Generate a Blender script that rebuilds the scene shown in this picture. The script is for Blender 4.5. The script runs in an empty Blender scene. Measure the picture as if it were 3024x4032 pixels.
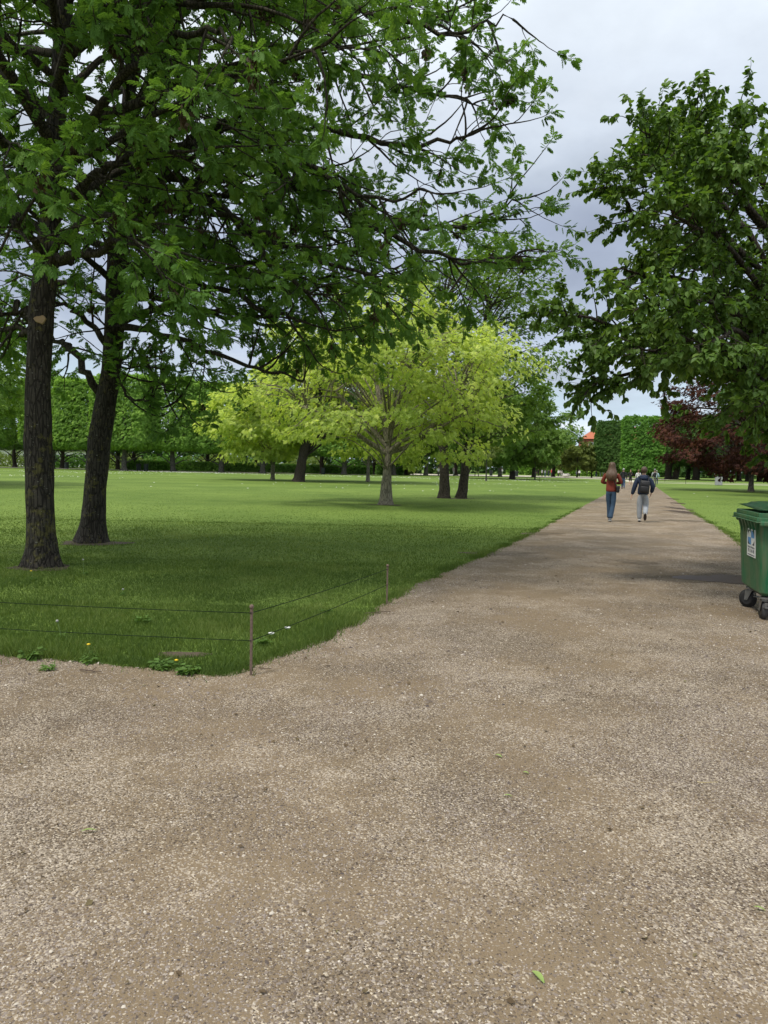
import bpy, bmesh, math, random
import numpy as np
from mathutils import Matrix, Vector
from mathutils.geometry import tessellate_polygon

scene = bpy.context.scene
COL = scene.collection
PI = math.pi
rad = math.radians

# ------------------------------------------------------------------ camera
CAM_H = 1.45
FPX = 2912.0                      # focal length in pixels of the 3024 x 4032 photograph
PITCH, ROLL = rad(3.5), rad(1.2)
cam_rot = Matrix.Rotation(PI / 2 - PITCH, 3, 'X') @ Matrix.Rotation(ROLL, 3, 'Z')
cd = bpy.data.cameras.new('camera')
cd.sensor_fit = 'VERTICAL'
cd.sensor_height = 36.0
cd.lens = 36.0 * FPX / 4032.0
cd.clip_start = 0.05
cd.clip_end = 3000
cam = bpy.data.objects.new('camera', cd)
cam.matrix_world = Matrix.Translation((0, 0, CAM_H)) @ cam_rot.to_4x4()
COL.objects.link(cam)
scene.camera = cam

# ------------------------------------------------------------------ light
SUN_EL, SUN_AZ = rad(62), rad(-128)          # azimuth clockwise from +Y: the sun stands to the left
sd = bpy.data.lights.new('sun', 'SUN')
sd.energy = 2.0
sd.angle = rad(10)
sd.color = (1.0, 0.95, 0.86)
sun = bpy.data.objects.new('sun', sd)
sdir = Vector((math.sin(SUN_AZ) * math.cos(SUN_EL), math.cos(SUN_AZ) * math.cos(SUN_EL), math.sin(SUN_EL)))
sun.rotation_euler = sdir.to_track_quat('Z', 'Y').to_euler()
sun.location = sdir * 60
COL.objects.link(sun)

scene.view_settings.view_transform = 'Standard'
scene.view_settings.look = 'None'
scene.view_settings.exposure = 0.55
scene.view_settings.gamma = 1.0
scene.view_settings.use_curve_mapping = False

world = bpy.data.worlds.new('World')
scene.world = world
world.use_nodes = True
wt = world.node_tree
wt.nodes.clear()
def WN(t, **k):
    n = wt.nodes.new(t)
    for a, b in k.items(): setattr(n, a, b)
    return n
def WM(op, a, b=None, clamp=False):
    n = WN('ShaderNodeMath', operation=op); n.use_clamp = clamp
    for i, q in enumerate((a, b)):
        if q is None: continue
        if isinstance(q, (int, float)): n.inputs[i].default_value = q
        else: wt.links.new(q, n.inputs[i])
    return n.outputs[0]
wo = WN('ShaderNodeOutputWorld')
bg = WN('ShaderNodeBackground')
bg.inputs['Strength'].default_value = 0.1
sky = WN('ShaderNodeTexSky', sky_type='NISHITA')
sky.sun_disc = False
sky.sun_elevation = SUN_EL
sky.sun_rotation = SUN_AZ
tc = WN('ShaderNodeTexCoord')
sep = WN('ShaderNodeSeparateXYZ')
wt.links.new(tc.outputs['Generated'], sep.inputs[0])
zc = WM('MAXIMUM', sep.outputs['Z'], 0.0)
den = WM('ADD', zc, 0.22)
cx = WM('DIVIDE', sep.outputs['X'], den)
cy = WM('DIVIDE', sep.outputs['Y'], den)
comb = WN('ShaderNodeCombineXYZ')
wt.links.new(cx, comb.inputs[0]); wt.links.new(cy, comb.inputs[1]); comb.inputs[2].default_value = 3.7
def wnoise(scale, detail, rough, w=0.0):
    n = WN('ShaderNodeTexNoise', noise_dimensions='4D')
    n.inputs['Scale'].default_value = scale; n.inputs['Detail'].default_value = detail
    n.inputs['Roughness'].default_value = rough; n.inputs['W'].default_value = w
    wt.links.new(comb.outputs[0], n.inputs['Vector'])
    return n.outputs['Fac']
n_soft = wnoise(0.75, 3, 0.45, 1.3)
n_fine = wnoise(2.6, 7, 0.58, 4.1)
# elevation of the cloud deck, disturbed by the soft noise
elev = WM('ADD', sep.outputs['Z'], WM('MULTIPLY', WM('SUBTRACT', n_soft, 0.5), 0.26))
elev = WM('ADD', elev, WM('MULTIPLY', WM('SUBTRACT', n_fine, 0.5), 0.19))
ramp = WN('ShaderNodeValToRGB')
wt.links.new(elev, ramp.inputs[0])
els = ramp.color_ramp.elements
stops = [(0.0, (4.5, 5.6, 6.3)), (0.06, (4.4, 5.4, 6.2)), (0.12, (4.2, 4.8, 5.7)), (0.19, (3.5, 4.1, 5.15)), (0.28, (3.2, 3.7, 4.8)),
         (0.34, (4.0, 4.55, 5.4)), (0.41, (5.3, 5.85, 6.6)), (0.50, (6.9, 7.5, 8.1)), (0.7, (8.2, 8.6, 8.9)), (1.0, (9.6, 9.8, 9.9))]
els[0].position = 0.0; els[0].color = (*[c / 10 for c in stops[0][1]], 1)
els[1].position = 1.0; els[1].color = (*[c / 10 for c in stops[-1][1]], 1)
for p, c in stops[1:-1]:
    e = els.new(p); e.color = (*[q / 10 for q in c], 1)
scl = WN('ShaderNodeVectorMath', operation='SCALE'); scl.inputs['Scale'].default_value = 10.0
wt.links.new(ramp.outputs['Color'], scl.inputs[0])
# pale cumulus low in the sky
low = WN('ShaderNodeMapRange'); low.inputs['From Min'].default_value = 0.20; low.inputs['From Max'].default_value = 0.06
wt.links.new(sep.outputs['Z'], low.inputs['Value'])
puff = WN('ShaderNodeMapRange'); puff.inputs['From Min'].default_value = 0.50; puff.inputs['From Max'].default_value = 0.60
wt.links.new(n_fine, puff.inputs['Value'])
pf = WM('MULTIPLY', low.outputs[0], puff.outputs[0], True)
mixp = WN('ShaderNodeMix', data_type='RGBA')
wt.links.new(WM('MULTIPLY', pf, 0.85), mixp.inputs['Factor'])
wt.links.new(scl.outputs[0], mixp.inputs['A']); mixp.inputs['B'].default_value = (6.0, 6.4, 6.8, 1)
# broad darker and lighter masses in the cloud deck
n_mid = wnoise(1.7, 6, 0.55, 8.3)
mass = WN('ShaderNodeMapRange'); mass.inputs['From Min'].default_value = 0.34; mass.inputs['From Max'].default_value = 0.66
mass.inputs['To Min'].default_value = 0.80; mass.inputs['To Max'].default_value = 1.13
wt.links.new(n_mid, mass.inputs['Value'])
msc = WN('ShaderNodeVectorMath', operation='SCALE')
wt.links.new(mixp.outputs['Result'], msc.inputs[0]); wt.links.new(mass.outputs[0], msc.inputs['Scale'])
# thin places let the blue sky through
gap = WN('ShaderNodeMapRange'); gap.inputs['From Min'].default_value = 0.44; gap.inputs['From Max'].default_value = 0.34
wt.links.new(n_fine, gap.inputs['Value'])
mixs = WN('ShaderNodeMix', data_type='RGBA')
wt.links.new(WM('MULTIPLY', WM('MULTIPLY', gap.outputs[0], low.outputs[0], True), 0.35), mixs.inputs['Factor'])
wt.links.new(msc.outputs[0], mixs.inputs['A']); wt.links.new(sky.outputs[0], mixs.inputs['B'])
wt.links.new(mixs.outputs['Result'], bg.inputs['Color'])
wt.links.new(bg.outputs[0], wo.inputs['Surface'])

# ------------------------------------------------------------------ placing helpers
def ray(u, v):
    return cam_rot @ Vector(((u - 1512) / FPX, -(v - 2016) / FPX, -1))
def G(u, v):                       # ground point seen at photo pixel (u, v)
    d = ray(u, v); t = CAM_H / -d.z
    return (d.x * t, d.y * t)
def AT(u, v, y):                   # point at depth y on the sight line
    d = ray(u, v); t = y / d.y
    return np.array((d.x * t, y, CAM_H + d.z * t))

RNG = np.random.default_rng(7)
random.seed(7)

# ------------------------------------------------------------------ materials
def new_mat(name):
    m = bpy.data.materials.new(name); m.use_nodes = True
    nt = m.node_tree; nt.nodes.clear()
    out = nt.nodes.new('ShaderNodeOutputMaterial')
    return m, nt, out
class NB:
    def __init__(s, nt): s.nt = nt
    def n(s, t, **k):
        q = s.nt.nodes.new(t)
        for a, b in k.items(): setattr(q, a, b)
        return q
    def l(s, a, b): s.nt.links.new(a, b)
    def noise(s, vec, scale, detail=4, rough=0.55, dist=0.0):
        q = s.n('ShaderNodeTexNoise'); q.inputs['Scale'].default_value = scale
        q.inputs['Detail'].default_value = detail; q.inputs['Roughness'].default_value = rough
        q.inputs['Distortion'].default_value = dist
        if vec is not None: s.l(vec, q.inputs['Vector'])
        return q.outputs['Fac']
    def ramp(s, fac, stops, interp='LINEAR'):
        q = s.n('ShaderNodeValToRGB'); s.l(fac, q.inputs[0]); q.color_ramp.interpolation = interp
        e = q.color_ramp.elements
        e[0].position = stops[0][0]; e[0].color = (*stops[0][1], 1)
        e[1].position = stops[-1][0]; e[1].color = (*stops[-1][1], 1)
        for p, c in stops[1:-1]:
            x = e.new(p); x.color = (*c, 1)
        return q.outputs['Color']
    def mrange(s, v, a, b, c=0.0, d=1.0):
        q = s.n('ShaderNodeMapRange'); s.l(v, q.inputs['Value'])
        for i, x in zip(('From Min', 'From Max', 'To Min', 'To Max'), (a, b, c, d)): q.inputs[i].default_value = x
        return q.outputs[0]
    def mix(s, f, a, b, mode='MIX'):
        q = s.n('ShaderNodeMix', data_type='RGBA'); q.blend_type = mode
        if isinstance(f, (int, float)): q.inputs['Factor'].default_value = f
        else: s.l(f, q.inputs['Factor'])
        for i, x in (('A', a), ('B', b)):
            if isinstance(x, tuple): q.inputs[i].default_value = (*x, 1)
            else: s.l(x, q.inputs[i])
        return q.outputs['Result']
    def math(s, op, a, b=0.0):
        q = s.n('ShaderNodeMath', operation=op)
        for i, x in enumerate((a, b)):
            if isinstance(x, (int, float)): q.inputs[i].default_value = x
            else: s.l(x, q.inputs[i])
        return q.outputs[0]
    def bump(s, h, strength=0.5, dist=0.01):
        q = s.n('ShaderNodeBump'); q.inputs['Strength'].default_value = strength; q.inputs['Distance'].default_value = dist
        s.l(h, q.inputs['Height']); return q.outputs['Normal']
    def bsdf(s, out, col, rough=0.7, normal=None, spec=0.5, metal=0.0):
        q = s.n('ShaderNodeBsdfPrincipled')
        if isinstance(col, tuple): q.inputs['Base Color'].default_value = (*col, 1)
        else: s.l(col, q.inputs['Base Color'])
        if isinstance(rough, (int, float)): q.inputs['Roughness'].default_value = rough
        else: s.l(rough, q.inputs['Roughness'])
        q.inputs['Specular IOR Level'].default_value = spec
        q.inputs['Metallic'].default_value = metal
        if normal is not None: s.l(normal, q.inputs['Normal'])
        if out is not None: s.l(q.outputs[0], out.inputs['Surface'])
        return q
    def coord(s, which='Object', scale=None):
        t = s.n('ShaderNodeTexCoord')
        if scale is None: return t.outputs[which]
        m = s.n('ShaderNodeMapping'); m.inputs['Scale'].default_value = scale
        s.l(t.outputs[which], m.inputs['Vector']); return m.outputs[0]
    def pos(s, scale=None):
        g = s.n('ShaderNodeNewGeometry')
        if scale is None: return g.outputs['Position']
        m = s.n('ShaderNodeMapping'); m.inputs['Scale'].default_value = scale
        s.l(g.outputs['Position'], m.inputs['Vector']); return m.outputs[0]
    def attr(s, name='var'):
        a = s.n('ShaderNodeAttribute'); a.attribute_name = name; return a.outputs['Fac']

def leaf_mat(name, dark, mid, light, trans=0.35, clump=0.6, rough=0.6, tcol=1.5, spec=0.15):
    m, nt, out = new_mat(name); b = NB(nt)
    v = b.attr('var')
    nz = b.noise(b.pos(), clump, 2)
    f = b.math('ADD', b.math('MULTIPLY', v, 0.6), b.math('MULTIPLY', b.mrange(nz, 0.3, 0.7), 0.4))
    c = b.ramp(f, [(0.0, dark), (0.5, mid), (1.0, light)])
    pr = b.bsdf(None, c, rough, spec=spec)
    tr = b.n('ShaderNodeBsdfTranslucent')
    tcc = b.mix(1.0, c, (tcol, tcol * 1.0, tcol * 0.45), 'MULTIPLY')
    b.l(tcc, tr.inputs['Color'])
    ms = b.n('ShaderNodeMixShader'); ms.inputs[0].default_value = trans
    b.l(pr.outputs[0], ms.inputs[1]); b.l(tr.outputs[0], ms.inputs[2]); b.l(ms.outputs[0], out.inputs['Surface'])
    return m

def bark_mat(name, c0, c1, lichen=None, scale=14, strength=0.9):
    m, nt, out = new_mat(name); b = NB(nt)
    co = b.pos((1, 1, 0.22))
    n1 = b.noise(co, scale, 8, 0.65, 0.6)
    n2 = b.noise(b.pos(), 3.1, 4, 0.6)
    vor = b.n('ShaderNodeTexVoronoi', feature='DISTANCE_TO_EDGE'); vor.inputs['Scale'].default_value = scale * 1.6
    b.l(co, vor.inputs['Vector'])
    crack = b.mrange(vor.outputs['Distance'], 0.0, 0.16)
    c = b.mix(n1, c0, c1)
    c = b.mix(b.mrange(n2, 0.35, 0.65), c, b.mix(0.5, c, c1), 'MIX')
    c = b.mix(b.math('MULTIPLY', b.math('SUBTRACT', 1.0, crack), 0.75), c, tuple(x * 0.3 for x in c0))
    if lichen is not None:
        n3 = b.noise(b.pos(), 9.0, 6, 0.7)
        n4 = b.noise(b.pos(), 1.4, 2)
        f = b.mrange(b.math('ADD', n3, b.math('MULTIPLY', n4, 0.4)), 0.76, 0.84)
        c = b.mix(b.math('MULTIPLY', f, 0.7), c, lichen)
        n5 = b.noise(b.pos((1, 1, 2.5)), 22.0, 3, 0.6)
        c = b.mix(b.mrange(n5, 0.66, 0.72), c, (0.26, 0.27, 0.22))
    h = b.math('ADD', b.math('MULTIPLY', n1, 0.6), b.math('MULTIPLY', crack, 0.5))
    b.bsdf(out, c, 0.9, b.bump(h, strength, 0.03), 0.2)
    return m

def plain_mat(name, col, rough=0.6, var=0.12, scale=8, bump=0.0, metal=0.0, spec=0.5):
    m, nt, out = new_mat(name); b = NB(nt)
    nz = b.noise(b.coord(), scale, 5, 0.6)
    c = b.mix(nz, tuple(x * (1 - var) for x in col), tuple(min(1, x * (1 + var)) for x in col))
    nm = b.bump(nz, bump, 0.02) if bump else None
    b.bsdf(out, c, rough, nm, spec, metal)
    return m

M = {}
M['ash_leaf'] = leaf_mat('ash_leaf', (0.0664, 0.1413, 0.0283), (0.1141, 0.2244, 0.044), (0.1901, 0.3159, 0.0629), 0.38)
M['cherry_leaf'] = leaf_mat('cherry_leaf', (0.0587, 0.1155, 0.0211), (0.1006, 0.1849, 0.0329), (0.1844, 0.2774, 0.0527), 0.33, rough=0.5, spec=0.25)
M['locust_leaf'] = leaf_mat('locust_leaf', (0.2117, 0.2818, 0.0848), (0.4895, 0.5891, 0.1779), (0.8233, 0.8543, 0.3238), 0.5, clump=0.9, tcol=1.3)
M['twin_leaf'] = leaf_mat('twin_leaf', (0.0864, 0.1584, 0.0317), (0.1584, 0.2592, 0.0504), (0.2448, 0.36, 0.072), 0.4)
M['lime_leaf'] = leaf_mat('lime_leaf', (0.1138, 0.2159, 0.0454), (0.213, 0.3637, 0.0727), (0.3978, 0.5909, 0.1136), 0.3, clump=0.5)
M['dark_leaf'] = leaf_mat('dark_leaf', (0.0397, 0.0945, 0.0227), (0.0794, 0.1607, 0.0378), (0.1389, 0.2457, 0.0567), 0.25, clump=0.4)
M['mid_leaf'] = leaf_mat('mid_leaf', (0.0887, 0.169, 0.0372), (0.1597, 0.262, 0.0592), (0.2484, 0.3718, 0.0845), 0.3, clump=0.3)
M['olive_leaf'] = leaf_mat('olive_leaf', (0.08, 0.11, 0.03), (0.13, 0.17, 0.045), (0.20, 0.24, 0.06), 0.3, clump=0.4)
M['clip_leaf'] = leaf_mat('clip_leaf', (0.0709, 0.162, 0.0338), (0.1276, 0.27, 0.0473), (0.2126, 0.405, 0.0675), 0.3, clump=0.3)
M['copper_leaf'] = leaf_mat('copper_leaf', (0.0392, 0.0174, 0.0164), (0.0839, 0.0323, 0.0246), (0.1677, 0.0684, 0.036), 0.2, clump=0.35, tcol=1.2)
M['hedge_leaf'] = leaf_mat('hedge_leaf', (0.072, 0.156, 0.036), (0.12, 0.252, 0.048), (0.204, 0.372, 0.072), 0.25, clump=0.8)
M['pale_leaf'] = leaf_mat('pale_leaf', (0.12, 0.18, 0.05), (0.20, 0.27, 0.08), (0.30, 0.38, 0.12), 0.3, clump=0.5)
M['seed'] = leaf_mat('seed', (0.03, 0.02, 0.012), (0.055, 0.04, 0.02), (0.09, 0.06, 0.03), 0.15)
M['ash_bark'] = bark_mat('ash_bark', (0.02, 0.017, 0.013), (0.075, 0.066, 0.054), (0.12, 0.11, 0.035))
M['ash_branch'] = bark_mat('ash_branch', (0.03, 0.026, 0.018), (0.08, 0.072, 0.05))
M['locust_bark'] = bark_mat('locust_bark', (0.17, 0.145, 0.115), (0.38, 0.335, 0.27), None, 10, 0.8)
M['dark_bark'] = bark_mat('dark_bark', (0.03, 0.024, 0.018), (0.09, 0.075, 0.06))
M['grey_bark'] = bark_mat('grey_bark', (0.07, 0.065, 0.055), (0.17, 0.155, 0.135), None, 6)

# lawn
m, nt, out = new_mat('lawn_grass'); b = NB(nt)
p = b.pos()
n1 = b.noise(p, 0.16, 3, 0.5); n2 = b.noise(p, 1.3, 5, 0.6); n3 = b.noise(b.pos((1, 0.75, 1)), 14, 8, 0.8)
c = b.mix(b.mrange(n1, 0.35, 0.65), (0.105, 0.17, 0.032), (0.18, 0.26, 0.053))
c = b.mix(b.math('MULTIPLY', b.mrange(n2, 0.35, 0.7), 0.5), c, (0.19, 0.265, 0.06))
c = b.mix(b.math('MULTIPLY', b.math('SUBTRACT', 1.0, b.mrange(n3, 0.38, 0.56)), 0.7), c, (0.028, 0.055, 0.012))
# stray bare and straw coloured specks
n4 = b.noise(p, 6.0, 4, 0.7)
c = b.mix(b.math('MULTIPLY', b.mrange(n4, 0.62, 0.75), 0.35), c, (0.16, 0.15, 0.07))
h = b.math('ADD', n3, b.math('MULTIPLY', n2, 0.6))
b.bsdf(out, c, 0.95, b.bump(h, 0.35, 0.03), 0.1)
M['lawn'] = m
M['blade'] = leaf_mat('grass_blade', (0.055, 0.10, 0.024), (0.11, 0.17, 0.037), (0.27, 0.32, 0.11), 0.35, clump=0.9, rough=0.6)
M['weed'] = leaf_mat('weed_leaf', (0.06, 0.12, 0.028), (0.10, 0.185, 0.04), (0.16, 0.26, 0.07), 0.3)

# gravel
def gravel_material(name, wet=0.0, tint=(1, 1, 1)):
    m, nt, out = new_mat(name); b = NB(nt)
    p = b.pos()
    patch = b.mrange(b.math('ADD', b.noise(p, 0.9, 5, 0.6), b.math('MULTIPLY', b.math('SUBTRACT', b.noise(p, 0.23, 2, 0.5), 0.5), 0.5)), 0.38, 0.62)
    v1 = b.n('ShaderNodeTexVoronoi'); v1.inputs['Scale'].default_value = 150
    v2 = b.n('ShaderNodeTexVoronoi'); v2.inputs['Scale'].default_value = 62
    b.l(p, v1.inputs['Vector']); b.l(p, v2.inputs['Vector'])
    s1 = b.n('ShaderNodeSeparateColor'); b.l(v1.outputs['Color'], s1.inputs[0])
    s2 = b.n('ShaderNodeSeparateColor'); b.l(v2.outputs['Color'], s2.inputs[0])
    sand = b.mix(b.noise(p, 2.2, 6, 0.65), (0.14, 0.108, 0.076), (0.22, 0.175, 0.125))
    sand = b.mix(b.mrange(b.noise(p, 260, 2, 0.5), 0.35, 0.65), sand, b.mix(0.5, sand, (0.28, 0.23, 0.17)))
    grit = b.ramp(s1.outputs[0], [(0.0, (0.06, 0.047, 0.038)), (0.35, (0.135, 0.11, 0.088)), (0.65, (0.19, 0.158, 0.13)), (0.88, (0.30, 0.265, 0.225)), (1.0, (0.58, 0.53, 0.46))])
    peb = b.ramp(s2.outputs[0], [(0.0, (0.06, 0.048, 0.042)), (0.5, (0.19, 0.16, 0.135)), (1.0, (0.52, 0.47, 0.41))])
    gmix = b.mix(b.math('MULTIPLY', b.mrange(s2.outputs[1], 0.62, 0.66), b.mrange(v2.outputs['Distance'], 0.34, 0.28)), grit, peb)
    f = b.math('ADD', b.math('MULTIPLY', patch, 0.75), 0.14)
    sel = b.math('GREATER_THAN', f, s1.outputs[2])
    c = b.mix(sel, sand, gmix)
    pale = b.mrange(b.math('ADD', b.noise(p, 1.1, 5, 0.62), b.math('MULTIPLY', b.noise(p, 5.5, 4, 0.6), 0.35)), 0.62, 0.80)
    c = b.mix(b.math('MULTIPLY', b.math('GREATER_THAN', b.math('MULTIPLY', pale, 0.5), s1.outputs[1]), 0.8), c, b.mix(s1.outputs[0], (0.22, 0.19, 0.165), (0.52, 0.47, 0.42)))
    blot = b.mrange(b.noise(p, 1.6, 5, 0.6), 0.60, 0.74)
    c = b.mix(b.math('MULTIPLY', blot, 0.35), c, (0.12, 0.082, 0.055))
    c = b.mix(1.0, c, tuple(q * w for q, w in zip(tint, (0.87, 0.825, 0.735))), 'MULTIPLY')
    if wet: c = b.mix(1.0, c, (1 - 0.45 * wet,) * 3, 'MULTIPLY')
    h = b.math('ADD', b.math('MULTIPLY', b.math('SUBTRACT', 1.0, v1.outputs['Distance']), b.math('ADD', 0.3, patch)), b.math('MULTIPLY', b.noise(p, 60, 4, 0.6), 0.5))
    h = b.math('ADD', h, b.math('MULTIPLY', b.noise(p, 3.5, 5, 0.6), 2.5))
    b.bsdf(out, c, 0.92, b.bump(h, 0.55, 0.008), 0.15)
    return m
M['gravel'] = gravel_material('gravel_surface', 0.0, (1.1, 1.1, 1.1))
M['damp'] = gravel_material('damp_gravel', 0.5)
M['pale_path'] = plain_mat('pale_path_gravel', (0.50, 0.46, 0.37), 0.95, 0.15, 1.5)
M['grey_path'] = plain_mat('grey_path_gravel', (0.26, 0.23, 0.20), 0.95, 0.15, 1.5)
M['soil'] = plain_mat('bare_soil', (0.075, 0.055, 0.035), 0.95, 0.5, 14, 0.9)
m, nt, out = new_mat('pebble'); b = NB(nt)
b.bsdf(out, b.ramp(b.attr(), [(0.0, (0.06, 0.05, 0.05)), (0.2, (0.11, 0.085, 0.068)), (0.45, (0.20, 0.162, 0.13)), (0.6, (0.22, 0.185, 0.165)), (0.8, (0.36, 0.31, 0.26)), (0.93, (0.50, 0.45, 0.38)), (1.0, (0.66, 0.62, 0.55))]), 0.8, spec=0.3)
M['pebble'] = m
m, nt, out = new_mat('puddle_water'); b = NB(nt)
b.bsdf(out, b.mix(b.noise(b.pos(), 5, 3), (0.06, 0.038, 0.022), (0.085, 0.056, 0.034)), 0.3, b.bump(b.noise(b.pos(), 9, 3), 0.05, 0.01), 0.03)
M['puddle'] = m

# ------------------------------------------------------------------ mesh tools
def np_mesh(name, verts, faces, mat, parent=None, var=None, smooth=False, link=True):
    """faces: list of (M,k) int arrays"""
    if isinstance(faces, np.ndarray): faces = [faces]
    faces = [f for f in faces if len(f)]
    me = bpy.data.meshes.new(name)
    verts = np.asarray(verts, dtype=np.float32)
    me.vertices.add(len(verts)); me.vertices.foreach_set('co', verts.ravel())
    loops = np.concatenate([f.ravel() for f in faces]).astype(np.int32)
    tot = np.concatenate([np.full(len(f), f.shape[1], np.int32) for f in faces])
    start = np.concatenate([[0], np.cumsum(tot)[:-1]]).astype(np.int32)
    me.loops.add(len(loops)); me.loops.foreach_set('vertex_index', loops)
    me.polygons.add(len(tot)); me.polygons.foreach_set('loop_start', start); me.polygons.foreach_set('loop_total', tot)
    me.polygons.foreach_set('use_smooth', np.full(len(tot), smooth, bool))
    if var is not None:
        a = me.attributes.new('var', 'FLOAT', 'POINT'); a.data.foreach_set('value', np.asarray(var, np.float32))
    me.update(calc_edges=True)
    me.materials.append(mat)
    o = bpy.data.objects.new(name, me)
    if link: COL.objects.link(o)
    if parent is not None: o.parent = parent
    return o

class Tubes:
    def __init__(s): s.v = []; s.f = []; s.n = 0
    def add(s, pts, rs, k=6, rough=None):
        pts = np.asarray(pts, float); n = len(pts)
        rs = np.broadcast_to(np.asarray(rs, float), (n,)) if np.ndim(rs) < 2 else rs
        t = np.gradient(pts, axis=0); t /= np.linalg.norm(t, axis=1)[:, None] + 1e-9
        up = np.array((0.31, 0.17, 0.93)) if abs(t[0, 2]) < 0.8 else np.array((1.0, 0.05, 0.0))
        a = np.cross(t, up); a /= np.linalg.norm(a, axis=1)[:, None] + 1e-9
        b = np.cross(t, a)
        ang = np.arange(k) * 2 * PI / k
        rr = rs[:, None] * np.ones(k)[None]
        if rough is not None: rr = rr * rough(n, k)
        ring = pts[:, None] + rr[:, :, None] * (np.cos(ang)[None, :, None] * a[:, None] + np.sin(ang)[None, :, None] * b[:, None])
        s.v.append(ring.reshape(-1, 3))
        i = np.arange(n - 1)[:, None] * k; j = np.arange(k)[None]; j2 = (j + 1) % k
        f = np.stack([i + j, i + j2, i + k + j2, i + k + j], -1).reshape(-1, 4) + s.n
        s.f.append(f); s.n += n * k
        # end cap
        s.v.append(pts[-1:]); e = s.n; base = e - k
        s.tri = getattr(s, 'tri', [])
        s.tri.append(np.stack([base + np.arange(k), base + (np.arange(k) + 1) % k, np.full(k, e)], -1)); s.n += 1
    def build(s, name, mat, parent=None, smooth=True):
        return np_mesh(name, np.concatenate(s.v), [np.concatenate(s.f), np.concatenate(s.tri)], mat, parent, smooth=smooth)

def nrm(a): return a / (np.linalg.norm(a, axis=-1, keepdims=True) + 1e-9)

# leaf templates: verts (T,3), quads (Q,4); leaf along +Y, normal +Z
def leaflet(p, d, L, w, droop=0.0, fold=0.12):
    d = np.array([d[0], d[1], 0.0]); d /= np.linalg.norm(d); s = np.array([d[1], -d[0], 0.0]); z = np.array([0, 0, 1.0])
    p = np.array(p, float)
    P = lambda t, x: p + d * L * t + s * w * x + z * (-droop * L * t * t + fold * abs(x) * w)
    v = [P(0, 0), P(.35, 1), P(.72, .72), P(1, 0), P(.72, -.72), P(.35, -1)]
    return np.array(v), np.array([[0, 1, 2, 3], [0, 3, 4, 5]])
def merge(parts):
    V = []; Fq = []; n = 0
    for v, f in parts: V.append(v); Fq.append(f + n); n += len(v)
    return np.concatenate(V), np.concatenate(Fq)
def T_ash():
    ps = []
    for t in (0.30, 0.50, 0.70, 0.87):
        for sgn in (-1, 1):
            a = rad(58 - 22 * t)
            ps.append(leaflet((0, t, -0.12 * t * t), (sgn * math.sin(a), math.cos(a)), 0.38 * (1.1 - 0.25 * abs(t - .6)), 0.098, 0.35))
    ps.append(leaflet((0, 0.92, -0.1), (0, 1), 0.38, 0.105, 0.4))
    ps.append((np.array([[-.008, 0, 0], [.008, 0, 0], [.006, 1, -.12], [-.006, 1, -.12]]), np.array([[0, 1, 2, 3]])))
    return merge(ps)
def T_spray(n=6, L=0.55, w=0.13, seed=3):
    r = np.random.default_rng(seed); ps = []
    for i in range(n):
        a = (i / (n - 1) - 0.5) * 2.3 + r.normal(0, .12); y = r.uniform(0.0, 0.55)
        v, f = leaflet((0, y, r.uniform(-.12, .12)), (math.sin(a), math.cos(a)), L * r.uniform(.7, 1.1), w, r.uniform(.1, .5))
        ps.append((v, f))
    return merge(ps)
def T_broad():
    # one broad drooping leaf, three stations long
    ys = [0, .3, .65, 1.0]; ws = [0.02, .30, .28, 0.0]; V = []; Fq = []
    for y, w in zip(ys, ws):
        z = -0.55 * y * y
        V += [(-w, y * (1 - .18 * y), z - 0.0), (0, y * (1 - .18 * y), z - 0.12 * (w > .05)), (w, y * (1 - .18 * y), z)]
    for i in range(3):
        a = i * 3
        Fq += [(a, a + 1, a + 4, a + 3), (a + 1, a + 2, a + 5, a + 4)]
    return np.array(V, float), np.array(Fq)
def T_quad():
    return np.array([(0, 0, 0), (.32, .45, .08), (0, 1, -.15), (-.32, .45, .08)], float), np.array([[0, 1, 2, 3]])
TPL = dict(ash=T_ash(), spray=T_spray(), broad=T_broad(), quad=T_quad(), tuft=T_spray(4, .7, .2, 9))

class Leaves:
    def __init__(s): s.p = []; s.d = []; s.u = []; s.s = []
    def add(s, p, d, u, sc):
        s.p.append(np.atleast_2d(p)); s.d.append(np.atleast_2d(d)); s.u.append(np.atleast_2d(u)); s.s.append(np.atleast_1d(sc))
    def build(s, name, tpl, mat, parent=None, rng=RNG, shape_var=0.15):
        P, D, U, S = map(np.concatenate, (s.p, s.d, s.u, s.s))
        Y = nrm(D); X = nrm(np.cross(Y, U)); Z = np.cross(X, Y)
        V, Q = TPL[tpl]
        n = len(P)
        sx = rng.uniform(1 - shape_var, 1 + shape_var, n)
        out = P[:, None] + S[:, None, None] * (V[None, :, 0, None] * (X * sx[:, None])[:, None] + V[None, :, 1, None] * Y[:, None] + V[None, :, 2, None] * Z[:, None])
        F_ = (Q[None] + (np.arange(n) * len(V))[:, None, None]).reshape(-1, Q.shape[1])
        var = np.repeat(np.clip(rng.normal(.5, .25, n), 0, 1), len(V))
        return np_mesh(name, out.reshape(-1, 3), F_, mat, parent, var=var)

def empty(name, loc=(0, 0, 0), rz=0.0):
    o = bpy.data.objects.new(name, None); o.location = loc; o.rotation_euler = (0, 0, rz)
    o.empty_display_size = 0.2
    COL.objects.link(o); return o
def tag(o, label=None, cat=None, group=None, kind=None):
    if label: o['label'] = label
    if cat: o['category'] = cat
    if group: o['group'] = group
    if kind: o['kind'] = kind
    return o
def struct(o): o['kind'] = 'structure'; return o
def copy_tree(o, parent=None):
    c = o.copy(); COL.objects.link(c)
    if parent is not None: c.parent = parent
    for ch in list(o.children): copy_tree(ch, c)
    return c

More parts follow.
